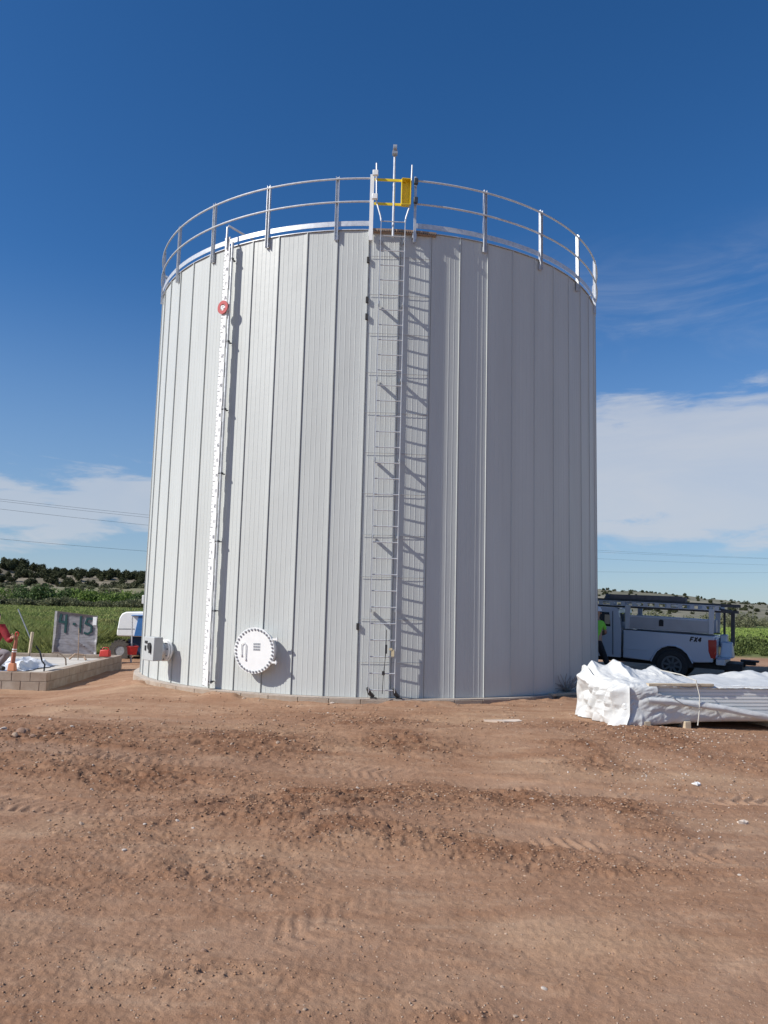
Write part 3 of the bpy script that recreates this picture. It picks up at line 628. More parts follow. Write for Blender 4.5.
# red float marker
fc = CP(GT-.1, 5.6+.198, 7.71); o3 = Rg@np.array([0, 1, 0])
mb = MB(); mb.ring(fc, fc+o3*.015, .14, .07, 36); mk = obj('float_marker', mb, mat('red_marker', (.42, .05, .05), .5), gg)
mb = MB(); mb.box(fc+o3*.02+Rg@np.array([.01, 0, .022]), (.075, .008, .022), Rg); mb.box(fc+o3*.02+Rg@np.array([.01, 0, -.022]), (.075, .008, .022), Rg); mb.box(fc+o3*.02+Rg@np.array([-.03, 0, 0]), (.022, .008, .05), Rg); obj('marker_arrow', mb, M['white'], mk, smooth=None)
mb = MB(); mb.tube([gx(.0, .2, 8.95), gx(.0, .2, 9.42), gx(.0, .17, 9.47), gx(.25, -.05, 9.30), gx(.42, -.3, 9.2), gx(.42, -.4, 9.1)], .022, 8); obj('gauge_pipe', mb, M['galv'], gg)
# control box on a flanged nozzle
BT = -46.7; Rb = CR(BT); bx_ = lambda x, y, z: CP(BT, 5.6+y, z)+Rb@np.array([x, 0, 0])
mb = MB(); mb.cyl(bx_(0, -.03, .76), bx_(0, .24, .76), .11, 24); mb.ring(bx_(0, .06, .76), bx_(0, .10, .76), .22, .1, 32); mb.ring(bx_(0, .115, .76), bx_(0, .15, .76), .22, .1, 32); nz = obj('nozzle', mb, M['white'], tank)
mb = MB(); mb.box(bx_(0, .38, .80), (.44, .20, .47), Rb); cb = obj('control_box', mb, M['greybox'], tank, bevel=.012)
mb = MB(); mb.box(bx_(-.10, .486, .93), (.10, .016, .05), Rb); obj('box_label', mb, M['black'], cb); mb = MB(); mb.box(bx_(-.12, .486, .81), (.05, .016, .10), Rb); obj('box_label', mb, M['black'], cb); mb = MB(); mb.cyl(bx_(.06, .478, .85), bx_(.06, .505, .85), .075, 14); mb.box(bx_(.10, .50, .79), (.06, .03, .14), Rb); obj('box_switch', mb, M['black'], cb)
for k in range(8):
    a = k*math.pi/4+.2; mb = MB(); p = bx_(.18*math.cos(a), .05, .76+.18*math.sin(a)); mb.cyl(p, p+Rb@np.array([0, .12, 0]), .012, 6); obj('flange_bolt', mb, M['darkmetal'], nz)
# second small box low on the hidden left edge
mb = MB(); mb.box(CP(-73.6, 5.60, 1.78), (.05, .08, .2), CR(-73.6)); obj('edge_bracket', mb, M['white'], tank, bevel=.01)

# ------------------------------------------------------------------ block enclosure on the left
PC = np.array([-7.41, 17.62]); PE = np.array([-7.72, 23.5]); zt = .11; zb = -.32
enc = thing('block_enclosure', 'low tan concrete block wall, two courses high, round a pale slab left of the tank', 'wall', (-10.5, 20.5, -.3))
def blockwall(mb, mm, a, b, th=.2):
    a = np.array(a, float); b = np.array(b, float); L_ = np.linalg.norm(b-a); u = (b-a)/L_; ang = math.atan2(u[1], u[0]); Rz = np.array([[math.cos(ang), -math.sin(ang), 0], [math.sin(ang), math.cos(ang), 0], [0, 0, 1]])
    n = int(L_/.41)
    for row in range(3):
        z = zt-.1-.203*row
        for k in range(-1, n+1):
            s0 = max(0, k*.41+(.205 if row % 2 else 0)); s1 = min(L_, (k+1)*.41+(.205 if row % 2 else 0)-.012)
            if s1-s0 < .06: continue
            p = a+u*(s0+s1)/2; mb.box((p[0]+random.uniform(-.003, .003), p[1]+random.uniform(-.003, .003), z), (s1-s0, th, .193), Rz)
    p = (a+b)/2; mm.box((p[0], p[1], zt-.33), (L_-.03, th-.03, .62), Rz)
for a, b in (((-13.5, 17.45), (PC[0]-.0, PC[1]-.0)), ((PC[0]-.102, PC[1]+.11), (PE[0]-.1, PE[1])), ((PE[0]-.21, PE[1]-.1), (-13.5, 23.3)), ((-13.4, 23.1), (-13.4, 17.6))):
    mb, mm = MB(), MB(); blockwall(mb, mm, a, b); wl = obj('block_wall', mb, M['block'], enc, bevel=.006, smooth=None); obj('mortar', mm, M['mortar'], wl, smooth=None)
mb = MB(); mb.box((-10.66, 20.4, -.13), (5.3, 5.4, .3)); obj('slab', mb, mat('pale_fresh_concrete', (.58, .54, .48), .9, 0, .15, 1.5, bump=.3), enc, smooth=None)
# crumpled plastic on the slab
def crumple(name, x0, x1, y0, y1, z0, hgt, m, label, cat, seed, n=70, fn=None):
    u = np.linspace(0, 1, n); v, w_ = np.meshgrid(u, u, indexing='ij'); x = x0+(x1-x0)*v; y = y0+(y1-y0)*w_
    edge = np.minimum.reduce([v, 1-v, w_, 1-w_]); e = sst(0, .22, edge+.08*(n2d(v*6, w_*6, seed)-.5))
    rdg = 1-np.abs(n2d(v*4+seed, w_*5, seed+1)-.5)*2; rd2 = 1-np.abs(n2d(v*11, w_*9+seed, seed+2)-.5)*2
    z = z0+e*(hgt*(.25+.75*fbm(v*3, w_*3, seed+3, 3)*rdg)+.12*hgt*rd2)+.01
    x = x+.12*(n2d(v*9, w_*9, seed+5)-.5); y = y+.2*(n2d(v*9, w_*9, seed+6)-.5)
    V = np.stack([x.ravel(), y.ravel(), z.ravel()], 1); c_ = np.array([(x0+x1)/2, (y0+y1)/2, z0])
    o = link_mesh(name, V-c_, grid_faces(n, n), m, smooth=50, loc=tuple(c_)); tag(o, label, cat); return o
a = gz(20, 672, .03); b = gz(58, 656, .03)
crumple('plastic_sheet', -8.9-.9, -8.35, 18.4, 20.4, .03, .30, M['plastic_grey'], 'crumpled grey-white plastic sheet lying on the slab inside the block wall', 'plastic sheet', 31)
# rods and hoses standing out of the slab
for (pa, pb, pc, zb_, lab, nm) in (((44, 671), (42, 661), (36, 646), .05, 'thin black cable rising in a curve from the front block wall', 'cable'),
                                    ((66, 665), (62, 655), (52, 653), .05, 'thin brown hose bending over the slab near the block wall corner', 'hose')):
    p0 = gz(*pa, .11); mb = MB(); P = [p0]+[gY(*q, p0[1]+.25*i+.2) for i, q in enumerate((pb, pc))]; 
    P = [P[0], P[0]*.5+P[1]*.5+np.array([.04, 0, .03]), P[1], P[1]*.5+P[2]*.5+np.array([.02, 0, .04]), P[2]]
    mb.tube(P, .018, 6); tag(obj(nm, mb, M['black'] if nm == 'cable' else M['bark']), lab, nm)
p0 = gz(78, 660, .03); p1 = gY(79, 628, p0[1]); mb = MB(); mb.tube([p0, p1], .013, 6); mb.tube([p0+np.array([-.25, 0, .02]), p0+np.array([-.1, 0, .16]), p0+np.array([.1, .1, .14]), p0+np.array([.22, 0, .01])], .03, 6)
tag(obj('rebar', mb, M['rust']), 'thin rusty rebar standing in front of the wrapped slab with green numerals', 'rebar')
p0 = gz(29.5, 653, .11); p1 = gY(32.5, 632, p0[1]); mb = MB(); mb.tube([p0, p1], [.045, .05], 4); tag(obj('wooden_stake', mb, M['wood'], smooth=None), 'pale wooden stake upright behind the block enclosure', 'stake')
p1 = gY(31, 640, 25); p2 = gY(18, 609, 25); mb = MB(); mb.tube([p1, p2], .02, 5); tag(obj('leaning_rod', mb, M['galvdark']), 'thin pale rod leaning left above the wooden stake', 'rod')
# delineator on the wall
p0 = gz(12, 671, .11); dl = thing('delineator_post', 'slim orange and red delineator post with square base on the front block wall', 'post', tuple(p0))
mb = MB(); mb.box(p0+np.array([0, 0, .09]), (.16, .16, .17), taper=.8); obj('base', mb, mat('faded_orange_plastic', (.62, .25, .13), .7), dl, bevel=.01)
mb = MB(); mb.tube([p0+np.array([0, 0, .17]), p0+np.array([.02, 0, .5]), p0+np.array([.045, 0, .78])], [.05, .042, .032], 10); obj('tube', mb, mat('brownish_orange_plastic', (.36, .13, .08), .7, 0, .3, 9), dl)
for dz, rr in ((.42, .052), (.47, .05)):
    mb = MB(); mb.cyl(p0+np.array([.018, 0, dz]), p0+np.array([.02, 0, dz+.025]), rr, 12); obj('band', mb, M['white'], dl)
mb = MB(); mb.tube([p0+np.array([.045+.035*math.cos(a), 0, .82+.05*math.sin(a)]) for a in np.linspace(0, 6.28, 13)[:-1]], .012, 6, closed=True); obj('loop_handle', mb, M['red'], dl)
# worker crouching at the frame edge is built further down, with the skin helper
# wrapped slab with numerals
s0 = gY(54, 654, 24.9); s1 = gY(97, 656, 24.9); s2 = gY(57.5, 611, 24.9); s3 = gY(98, 616, 24.9)
sg = thing('wrapped_pallet_stack', 'grey plastic wrapped pallet stack with green spray painted numerals behind the block wall', 'pallet stack', tuple((s0+s1)/2+np.array([0, 0, -.4])))
n = 36; uu = np.linspace(0, 1, n); V = []
G1, G0 = np.meshgrid(uu, uu, indexing='ij')
fr = ((1-G0)[..., None]*((1-G1)[..., None]*s0+G1[..., None]*s2)+G0[..., None]*((1-G1)[..., None]*s1+G1[..., None]*s3))
fr[..., 2] -= (1-G1)*.35
wr_ = .07*(1-np.abs(n2d(G0*1.5+G1*2, G1*7+G0*4, 5)-.5)*2)**2+.03*n2d(G0*6, G1*18+G0*9, 9)
wr_ = wr_*(1-.8*sst(.42, .6, G1)); edge_ = np.minimum(np.minimum(G0, 1-G0), np.minimum(G1, 1-G1)); fr[..., 1] -= wr_-.06+.06*(1-sst(0, .05, edge_))
fr = fr.reshape(-1, 3); bk = fr.copy(); bk[:, 1] = 25.3+.02*n2d(fr[:, 0]*7, fr[:, 2]*7, 3); bk[:, 0] -= .25
V = np.concatenate([fr, bk]); F1 = grid_faces(n, n); F2 = F1[:, ::-1]+n*n
bd = [i for i in range(n)]+[i*n+n-1 for i in range(1, n)]+[n*n-1-i for i in range(1, n)]+[i*n for i in range(n-2, 0, -1)]
F3 = np.array([(bd[i], bd[(i+1) % len(bd)], bd[(i+1) % len(bd)]+n*n, bd[i]+n*n) for i in range(len(bd))])
o = link_mesh('wrap', V-ORI[sg.name], np.concatenate([F1, F2, F3]), mat('grey_stretch_wrap', (.30, .29, .31), .4, 0, .25, 4, col2=(.16, .15, .16), stretch=(1, 1, 4)), parent=sg, smooth=40)
def stroke(mb, pts, w_=.07):
    P = [gY(x, y, 24.9-.05) for x, y in pts]; P = [np.array([p[0], 24.9+.032, p[2]]) for p in P]
    for a, b in zip(P[:-1], P[1:]):
        d = b-a; L_ = np.linalg.norm(d); ang = math.atan2(d[2], d[0]); R_ = np.array([[math.cos(ang), 0, -math.sin(ang)], [0, 1, 0], [math.sin(ang), 0, math.cos(ang)]])
        mb.box((a+b)/2, (L_+w_*.8, .02+random.uniform(0, .004), w_), R_)
mb = MB()
stroke(mb, [(60.3, 615), (58.9, 621.5), (65.6, 622.6)]); stroke(mb, [(65.4, 615.5), (64.2, 632)]); stroke(mb, [(72.8, 624), (73.6, 624.2)], .07)
stroke(mb, [(80, 617), (79, 632)], .06); stroke(mb, [(92, 619.2), (86.5, 618.8), (84.6, 623.5)], .06); stroke(mb, [(84.6, 623.6), (88, 624.3), (90.6, 627), (90.3, 631.5), (87, 634), (83.6, 633)], .06)
obj('numerals', mb, M['green'], sg, smooth=None)
mb = MB(); mb.box((s3+np.array([-.08, -.03, -.16])), (.12, .02, .26)); obj('paper_tag', mb, M['white'], sg, smooth=None)
mb = MB(); mb.box(((s0[0]+s1[0])/2-.1, 25.1, -.27), (1.2, .35, .14)); obj('pallet', mb, M['wood'], sg, smooth=None)
# fuel can and small white stone pot on the wall end
p0 = gz(105, 657.5, .11); fcn = thing('fuel_can', 'small red fuel can on the back end of the block wall', 'fuel can', tuple(p0))
mb = MB(); mb.box(p0+np.array([0, 0, .12]), (.30, .2, .2), taper=.85); obj('body', mb, M['red'], fcn, bevel=.03)
mb = MB(); mb.tube([p0+np.array([-.1, 0, .21]), p0+np.array([-.06, 0, .28]), p0+np.array([.06, 0, .28]), p0+np.array([.1, 0, .21])], .015, 6); obj('handle', mb, M['red'], fcn)
mb = MB(); mb.cyl(p0+np.array([-.12, 0, .2]), p0+np.array([-.14, 0, .26]), .025, 10); obj('cap', mb, M['black'], fcn)

# ------------------------------------------------------------------ boom lift beside the tank
lf = thing('boom_lift', 'white and blue boom lift half hidden behind the left tank edge', 'lift', (-7.9, 27.4, -.33))
LX = lambda a, b, d: np.array([-9.12+a, 27.0+d, -.33+b])
mb = MB(); mb.prism([(.0, .86), (.0, .98), (.06, 1.45), (.14, 1.60), (.28, 1.66), (2.2, 1.66), (2.2, .82), (.06, .82)], LX, 0, 1.6); obj('hood', mb, M['white'], lf, bevel=.05)
mb = MB(); mb.prism([(.03, 1.06), (.03, 1.08), (.62, 1.09), (.62, 1.07)], LX, -.006, 0.02); obj('hood_seam', mb, M['darkmetal'], lf)
mb = MB(); mb.prism([(.62, .84), (.74, 1.54), (2.0, 1.56), (2.0, .84)], LX, -.05, .05); mb.prism([(.5, 1.52), (.5, 1.56), (2., 1.58), (2., 1.54)], LX, -.09, .02); obj('side_panel', mb, M['blue'], lf, bevel=.01)
mb = MB(); mb.prism([(.25, .20), (.25, .50), (.5, .82), (2.3, .82), (2.3, .20)], LX, .2, 1.5); obj('chassis', mb, mat('dark_blue_paint', (.015, .04, .10), .5), lf, bevel=.02)
for (a, d) in ((.12, .05), (.12, 1.45), (2.1, .05), (2.1, 1.45)):
    c_ = LX(a, .33, d); mb = MB(); mb.ring(c_, c_+np.array([0, .25, 0]), .35, .17, 28)
    for k in range(18):
        q = k*2*math.pi/18; mb.box(c_+np.array([.35*math.cos(q), .12, .35*math.sin(q)]), (.06, .25, .05), np.array([[math.cos(q), 0, -math.sin(q)], [0, 1, 0], [math.sin(q), 0, math.cos(q)]]))
    wl = obj('wheel', mb, mat('dusty_tyre', (.10, .09, .08), .9, 0, .3, 9) if a < 1 and d < 1 else M['black'], lf, smooth=30)
    mb = MB(); mb.cyl(c_+np.array([0, .02, 0]), c_+np.array([0, .2, 0]), .17, 20); obj('rim', mb, M['galvdark'], wl)
# pole with bucket
bp_ = gY(132, 647, 25.6); 
mb = MB(); mb.tube([gY(132.3, 616, 25.6), gY(131.6, 648, 25.6)], .022, 8); mb.tube([gY(131, 648, 25.6), gz(131, 663, -.3)], .03, 8); tag(obj('support_pole', mb, M['galv']), 'thin pale pole in front of the blue machine panel, holding the red bucket', 'pole')
b0 = gY(132, 654.5, 25.45); bk_ = thing('bucket', 'bright red bucket hanging on the pole in front of the blue machine', 'bucket', tuple(b0))
mb = MB(); mb.cyl(b0, b0+np.array([0, 0, .26]), .14, 24, r2=.18); obj('body', mb, mat('bright_red_plastic', (.62, .03, .03), .4), bk_)
mb = MB(); mb.ring(b0+np.array([0, 0, .24]), b0+np.array([0, 0, .27]), .2, .17, 24); obj('rim', mb, M['red'], bk_)
mb = MB(); mb.tube([b0+np.array([.19*math.cos(a), 0, .25+.09*math.sin(a)]) for a in np.linspace(0, math.pi, 9)], .008, 6); obj('handle', mb, M['darkmetal'], bk_)

# ------------------------------------------------------------------ pickup truck (local: x towards the front, y away from camera side, z up)
TA = math.atan2(.469, -.883)
TILT = -.03
trk = thing('pickup_truck', 'white pickup with side toolbox and ladder rack, in the shade right of the tank', 'truck', (7.777, 20.986, -.02), TA, local=True)
# local y axis = rotate x axis by +90deg; camera side is +y or -y?  x dir (-.883,.469) -> y dir (-.469,-.883) = towards the camera
sy = -1.    # local depth coordinate: away from camera = negative y
def TX(a, b, d): return np.array([a, sy*d, b])
W_ = 2.0
def sideprism(name, poly, d0, d1, m, parent=trk, bevel=.02, smooth=35):
    mb = MB(); mb.prism(poly, TX, d0, d1); return obj(name, mb, m, parent, bevel=bevel, smooth=smooth)
def arch(cx, r_, zb_, n=10):
    return [(cx+r_*math.cos(a), .42+r_*math.sin(a)) for a in np.linspace(math.pi, 0, n) if .42+r_*math.sin(a) >= zb_-.001]
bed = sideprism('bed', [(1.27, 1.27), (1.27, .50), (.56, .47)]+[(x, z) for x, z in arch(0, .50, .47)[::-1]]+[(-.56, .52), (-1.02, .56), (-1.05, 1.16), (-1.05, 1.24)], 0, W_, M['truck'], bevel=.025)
# fender lip, pressed line, rail cap
mb = MB(); mb.tube([TX(x, z, -.005) for x, z in [(.53, .47)]+arch(0, .51, .47)[::-1]+[(-.53, .5)]], .022, 6); obj('fender_lip', mb, M['truck'], trk)
mb = MB(); mb.box(TX(.11, 1.275, .05), (2.34, .1, .03)); mb.box(TX(.11, 1.275, W_-.05), (2.34, .1, .03)); obj('bed_rail', mb, M['darkmetal'], trk, bevel=.008)
mb = MB(); mb.prism([(1.26, .74), (1.26, .77), (.62, .77), (.62, .74)], TX, -.008, .01); obj('body_crease', mb, M['truck'], trk, bevel=.004)
mb = MB(); mb.box(TX(0, .62, 1.0), (1.05, 1.9, .5)); obj('wheel_well', mb, M['black'], trk, smooth=None)
mb = MB(); mb.box(TX(.9, .46, 1.0), (5.2, 1.3, .18)); obj('chassis', mb, M['black'], trk, smooth=None)
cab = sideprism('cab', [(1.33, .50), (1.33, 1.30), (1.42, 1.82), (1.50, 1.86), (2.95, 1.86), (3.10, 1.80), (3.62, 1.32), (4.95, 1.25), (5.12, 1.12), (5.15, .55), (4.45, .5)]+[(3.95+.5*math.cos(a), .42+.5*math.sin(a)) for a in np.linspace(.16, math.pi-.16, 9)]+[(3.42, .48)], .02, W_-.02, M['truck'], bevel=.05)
mb = MB(); mb.prism([(1.62, 1.33), (1.66, 1.72), (2.92, 1.74), (3.38, 1.33)], TX, .008, .03); obj('side_window', mb, M['glass'], trk, bevel=.01)
mb = MB(); mb.prism([(1.53, .56), (1.56, 1.76), (1.575, 1.76), (1.545, .56)], TX, .008, .03); mb.prism([(3.35, .56), (3.35, 1.3), (3.365, 1.3), (3.365, .56)], TX, .008, .03); dr = obj('door_seam', mb, M['black'], trk)
mb = MB(); mb.box(TX(1.86, 1.16, 0), (.3, .05, .06)); obj('door_handle', mb, M['black'], trk, bevel=.01)
mb = MB(); mb.box(TX(3.2, 1.42, -.2), (.12, .22, .3)); obj('wing_mirror', mb, M['black'], trk, bevel=.02)
mb = MB(); mb.box(TX(1.37, 1.55, 1.0), (.02, 1.5, .35), np.eye(3)); obj('rear_window', mb, M['glass'], trk)
mb = MB(); mb.box(TX(1.71, 1.52, -.0), (.14, .02, .26)); obj('window_sticker', mb, mat('tan_paper', (.5, .42, .3), .8), trk, smooth=None)
mb = MB(); mb.box(TX(5.17, 1.05, .3), (.06, .35, .22)); mb.box(TX(5.17, 1.05, W_-.3), (.06, .35, .22)); obj('headlight', mb, M['glass'], trk, bevel=.02)
mb = MB(); mb.box(TX(5.2, .62, 1.), (.2, 2.0, .25)); obj('front_bumper', mb, M['galv'], trk, bevel=.03)
for d_ in (0, 1.72):
    for a in (0, 3.95):
        c_ = TX(a, .40, d_); s_ = sy; mb = MB(); mb.ring(c_, c_+np.array([0, s_*.27, 0]), .40, .26, 40); wl = obj('wheel', mb, M['black'], trk, bevel=.02)
        mb = MB(); mb.ring(c_+np.array([0, s_*.02, 0]), c_+np.array([0, s_*.2, 0]), .265, .21, 32); mb.cyl(c_+np.array([0, s_*.05, 0]), c_+np.array([0, s_*.1, 0]), .07, 16)
        for k in range(8):
            q = k*math.pi/4+.2; mb.box(c_+np.array([.14*math.cos(q), s_*.055, .14*math.sin(q)]), (.17, .03, .055), np.array([[math.cos(q), 0, -math.sin(q)], [0, 1, 0], [math.sin(q), 0, math.cos(q)]]))
        mb.cyl(c_+np.array([0, s_*.15, 0]), c_+np.array([0, s_*.17, 0]), .21, 24, mi=1); obj('rim', mb, [M['rimgrey'], M['black']], wl)
tb2 = sideprism('toolbox', [(1.18, 1.30), (1.18, 1.67), (-.98, 1.66), (-.98, 1.30)], .03, .5, M['boxmetal'], bevel=.012)
mb = MB(); mb.prism([(1.13, 1.33), (1.13, 1.63), (-.93, 1.62), (-.93, 1.33)], TX, .02, .035); obj('toolbox_door', mb, mat('dull_aluminium', (.36, .37, .40), .4, .4, .1, 3), trk, bevel=.006)
mb = MB(); mb.box(TX(.28, 1.50, .015), (.12, .02, .16)); mb.box(TX(.28, 1.585, .01), (.08, .03, .03)); obj('toolbox_latch', mb, M['black'], trk, bevel=.004)
sideprism('toolbox', [(1.18, 1.30), (1.18, 1.67), (-.98, 1.66), (-.98, 1.30)], W_-.5, W_-.03, M['boxmetal'], bevel=.012)
mb = MB()
for d_ in (.03, W_-.03):
    for a in (1.16, -.98): mb.prism([(a-.05, 1.29), (a-.07, 1.95), (a+.07, 1.95), (a+.06, 1.29)], TX, d_-.04, d_+.04)
    mb.box(TX(.45, 1.925, d_), (3.3, .05, .025)); mb.box(TX(.45, 2.035, d_), (3.3, .05, .025))
    for k in range(11): mb.box(TX(-1.1+k*.3, 1.98, d_), (.11, .045, .09))
for a in (1.16, .1, -.98, 1.9): mb.box(TX(a, 1.99, W_/2), (.06, W_-.1, .05))
obj('ladder_rack', mb, M['boxmetal'], trk, smooth=None, bevel=.004)
ldr = thing('extension_ladder', 'dark extension ladder strapped along the truck rack, overhanging the tail', 'ladder', (7.777, 20.986, -.02), TA, local=True)
mb = MB()
for d_ in (.18, .55):
    mb.box(TX(.30, 2.06, d_), (3.9, .03, .08)); mb.box(TX(.30, 1.90, d_+.05), (3.8, .03, .07))
obj('ladder_rail', mb, M['darkmetal'], ldr, smooth=None)
for k in range(13): mb = MB(); mb.tube([TX(-1.6+k*.31, 2.06, .18), TX(-1.6+k*.31, 2.06, .55)], .018, 8); obj('ladder_rung', mb, M['darkmetal'], ldr)
pb_ = MB()
for k in range(7): pb_.tube([TX(1.95, 2.10+.05*(k % 3), .75+.07*k), TX(-.25+.05*k, 2.12+.05*(k % 3), .72+.07*k)], .035, 8)
pb_.box(TX(.7, 2.17, .5), (2.0, .4, .12)); 
cr = obj('rack_load', pb_, mat('weathered_grey_timber', (.16, .15, .15), .8, 0, .3, 6), trk, smooth=40); cr.parent = None; 
cr.location = trk.location; cr.rotation_euler = (0, TILT, TA); trk.rotation_euler = (0, TILT, TA); ldr.rotation_euler = (0, TILT, TA); tag(cr, 'dark grey pipes and boards lying on the truck rack above the cab', 'load')
mb = MB(); mb.prism([(-.90, 1.14), (-1.10, 1.15), (-1.10, .78), (-1.07, .66), (-.97, .67), (-.91, .85)], TX, -.012, .2); tl = obj('tail_light', mb, M['taillight'], trk, bevel=.015)
mb = MB(); mb.prism([(-1.0, 1.12), (-1.06, 1.13), (-1.07, .78), (-1.04, .66), (-.95, .68)], TX, W_-.16, W_+.012); obj('tail_light', mb, M['taillight'], trk, bevel=.015)
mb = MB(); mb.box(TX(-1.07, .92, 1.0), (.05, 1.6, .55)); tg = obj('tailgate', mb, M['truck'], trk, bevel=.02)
mb = MB(); mb.box(TX(-1.2, .58, 1.0), (.22, 1.95, .16)); mb.box(TX(-1.25, .67, 1.0), (.32, 1.8, .03)); obj('rear_bumper', mb, M['boxmetal'], trk, bevel=.02)
mb = MB(); mb.box(TX(-1.3, .88, .95), (.34, .6, .42), taper=.75); mb.box(TX(-1.2, 1.1, 1.25), (.2, .5, .35), taper=.9); obj('rear_carrier', mb, M['boxmetal'], trk, bevel=.03)
mb = MB(); mb.box(TX(-1.42, 1.45, 1.2), (.10, .1, .95)); mb.box(TX(-1.2, 1.45, 1.3), (.06, .06, .95)); mb.tube([TX(-1.42, 1.9, 1.2), TX(-1.1, 1.95, 1.0)], .04, 8); obj('rear_post', mb, M['darkmetal'], trk, bevel=.01)
mb = MB(); mb.box(TX(-1.5, .5, 1.0), (.5, .12, .1)); mb.box(TX(-1.35, .35, .9), (.2, .5, .25)); mb.box(TX(-1.85, .62, 1.0), (.45, .35, .05)); mb.box(TX(-1.85, .56, 1.0), (.3, .2, .1)); obj('hitch', mb, M['black'], trk, bevel=.02)
# decal on the bed side
def letters(txt, a0, z0, h_, mb, d_=-.004, slant=.25):
    F4 = {'F': [((0, 0), (0, 1)), ((0, 1), (.62, 1)), ((0, .5), (.5, .5))], 'X': [((0, 0), (.65, 1)), ((0, 1), (.65, 0))], '4': [((.5, 0), (.5, 1)), ((.5, 1), (0, .35)), ((0, .35), (.7, .35))]}
    for ch in txt:
        for (p, q) in F4[ch]:
            A_ = TX(a0-(p[0]*.9*h_+slant*p[1]*h_), z0+p[1]*h_, d_); B_ = TX(a0-(q[0]*.9*h_+slant*q[1]*h_), z0+q[1]*h_, d_); d = B_-A_; L_ = np.linalg.norm(d); ang = math.atan2(d[2], d[0])
            mb.box((A_+B_)/2, (L_+h_*.12, .004, h_*.32), np.array([[math.cos(ang), 0, -math.sin(ang)], [0, 1, 0], [math.sin(ang), 0, math.cos(ang)]]))
        a0 -= h_*.92
mb = MB(); letters('FX4', -.46, 1.075, .105, mb); obj('decal', mb, M['black'], trk, smooth=None)
mb = MB(); mb.box(TX(1.0, .30, -.6), (.3, .2, .12)); 

# ------------------------------------------------------------------ person in green at the truck door
def skin_body(name, chains, m, parent, subdiv=1):
    V, Ed, Rr, idx = [], [], [], {}
    for ch in chains:
        prev = None
        for (p, r_) in ch:
            key = tuple(round(c, 4) for c in p)
            if key not in idx: idx[key] = len(V); V.append(p); Rr.append(r_)
            k = idx[key]
            if prev is not None and prev != k: Ed.append((prev, k))
            prev = k
    me = bpy.data.meshes.new(name); me.from_pydata(V, Ed, []); me.materials.append(m)
    o = bpy.data.objects.new(name, me); scene.collection.objects.link(o); o.parent = parent
    md = o.modifiers.new('Skin', 'SKIN'); md.use_smooth_shade = True
    for i, sv in enumerate(me.skin_vertices[0].data):
        rr = Rr[i]; sv.radius = (rr, rr) if not hasattr(rr, '__len__') else rr
        sv.use_root = (i == 0)
    s = o.modifiers.new('Subsurf', 'SUBSURF'); s.levels = 2; s.render_levels = 2
    return o
pz = height_at(5.95, 20.8)
per = thing('person', 'person in green shirt, white hard hat and black trousers beside the truck door', 'person', (5.72, 20.87, pz), math.radians(-15), local=True); per.scale = (1.01,)*3
# local: x right, y away (towards truck), z up; person faces the truck, leaning, right leg stretched out to the right
pel = (0, 0, .93); chest = (.03, .06, 1.32); neck = (.05, .10, 1.50)
body = skin_body('body', [[(pel, .135), ((.01, .03, 1.12), .13), (chest, .15), (neck, .06), ((.06, .13, 1.58), .06), ((.06, .13, 1.68), .095), ((.06, .13, 1.76), .075)],
    [(pel, .135), ((.10, .0, .86), .10), ((.24, .04, .50), .068), ((.42, .0, .12), .045), ((.48, .12, .05), .04)],
    [(pel, .135), ((-.10, .0, .86), .10), ((-.12, .12, .48), .068), ((-.14, .02, .12), .045), ((-.14, .17, .05), .04)],
    [(chest, .15), ((.2, .08, 1.40), .06), ((.27, .16, 1.15), .045), ((.20, .38, 1.10), .035), ((.19, .46, 1.11), .03)],
    [(chest, .15), ((-.16, .08, 1.40), .06), ((-.24, .18, 1.15), .045), ((-.16, .40, 1.12), .035), ((-.15, .48, 1.13), .03)]], M['skin'], per)
for sx_ in (.19, -.15):
    for fdx, ln_ in ((-.024, .07), (-.008, .08), (.008, .078), (.024, .065)):
        skin_body('finger', [[((sx_+fdx*.7, .45, 1.115), .011), ((sx_+fdx, .50, 1.12), .009), ((sx_+fdx, .50+ln_*.4, 1.10), .008), ((sx_+fdx, .50+ln_*.55, 1.07), .007)]], M['skin'], body)
    skin_body('thumb', [[((sx_-.02, .44, 1.115), .012), ((sx_-.045, .47, 1.12), .010), ((sx_-.05, .505, 1.115), .008)]], M['skin'], body)
skin_body('shirt', [[((0, .01, .90), (.175, .155)), ((0, .01, 1.0), (.17, .15)), ((.01, .03, 1.14), .155), ((.03, .06, 1.33), .172), ((.045, .09, 1.46), .09)], [((.03, .06, 1.33), .172), ((.2, .08, 1.40), .078), ((.25, .13, 1.22), .065)], [((.03, .06, 1.33), .172), ((-.16, .08, 1.40), .078), ((-.22, .15, 1.22), .065)]], M['hivis'], per)
skin_body('trousers', [[((0, 0, 1.0), .15), (pel, .155), ((.10, 0, .84), .115), ((.24, .04, .50), .085), ((.40, .0, .14), .068)], [(pel, .155), ((-.10, 0, .84), .115), ((-.12, .12, .48), .085), ((-.14, .02, .14), .068)]], M['pants'], per)
mb = MB()
for a_, b_, in (((.41, -.06, .05), (.50, .20, .045)), ((-.14, -.05, .05), (-.14, .22, .045))): mb.tube([a_, tuple((np.array(a_)+np.array(b_))/2+np.array([0, 0, .015])), b_], [.05, .055, .04], 10)
obj('boot', mb, M['black'], per)
mb = MB(); c_ = np.array([.06, .13, 1.72]); ringz = [(0, .135), (.045, .128), (.09, .10), (.12, .055), (.13, .008)]
V = []; n = 20
for z, r_ in [(-.005, .165)]+ringz:
    for k in range(n): q = 2*math.pi*k/n; V.append(c_+np.array([r_*math.cos(q)*.88, r_*math.sin(q), z]))
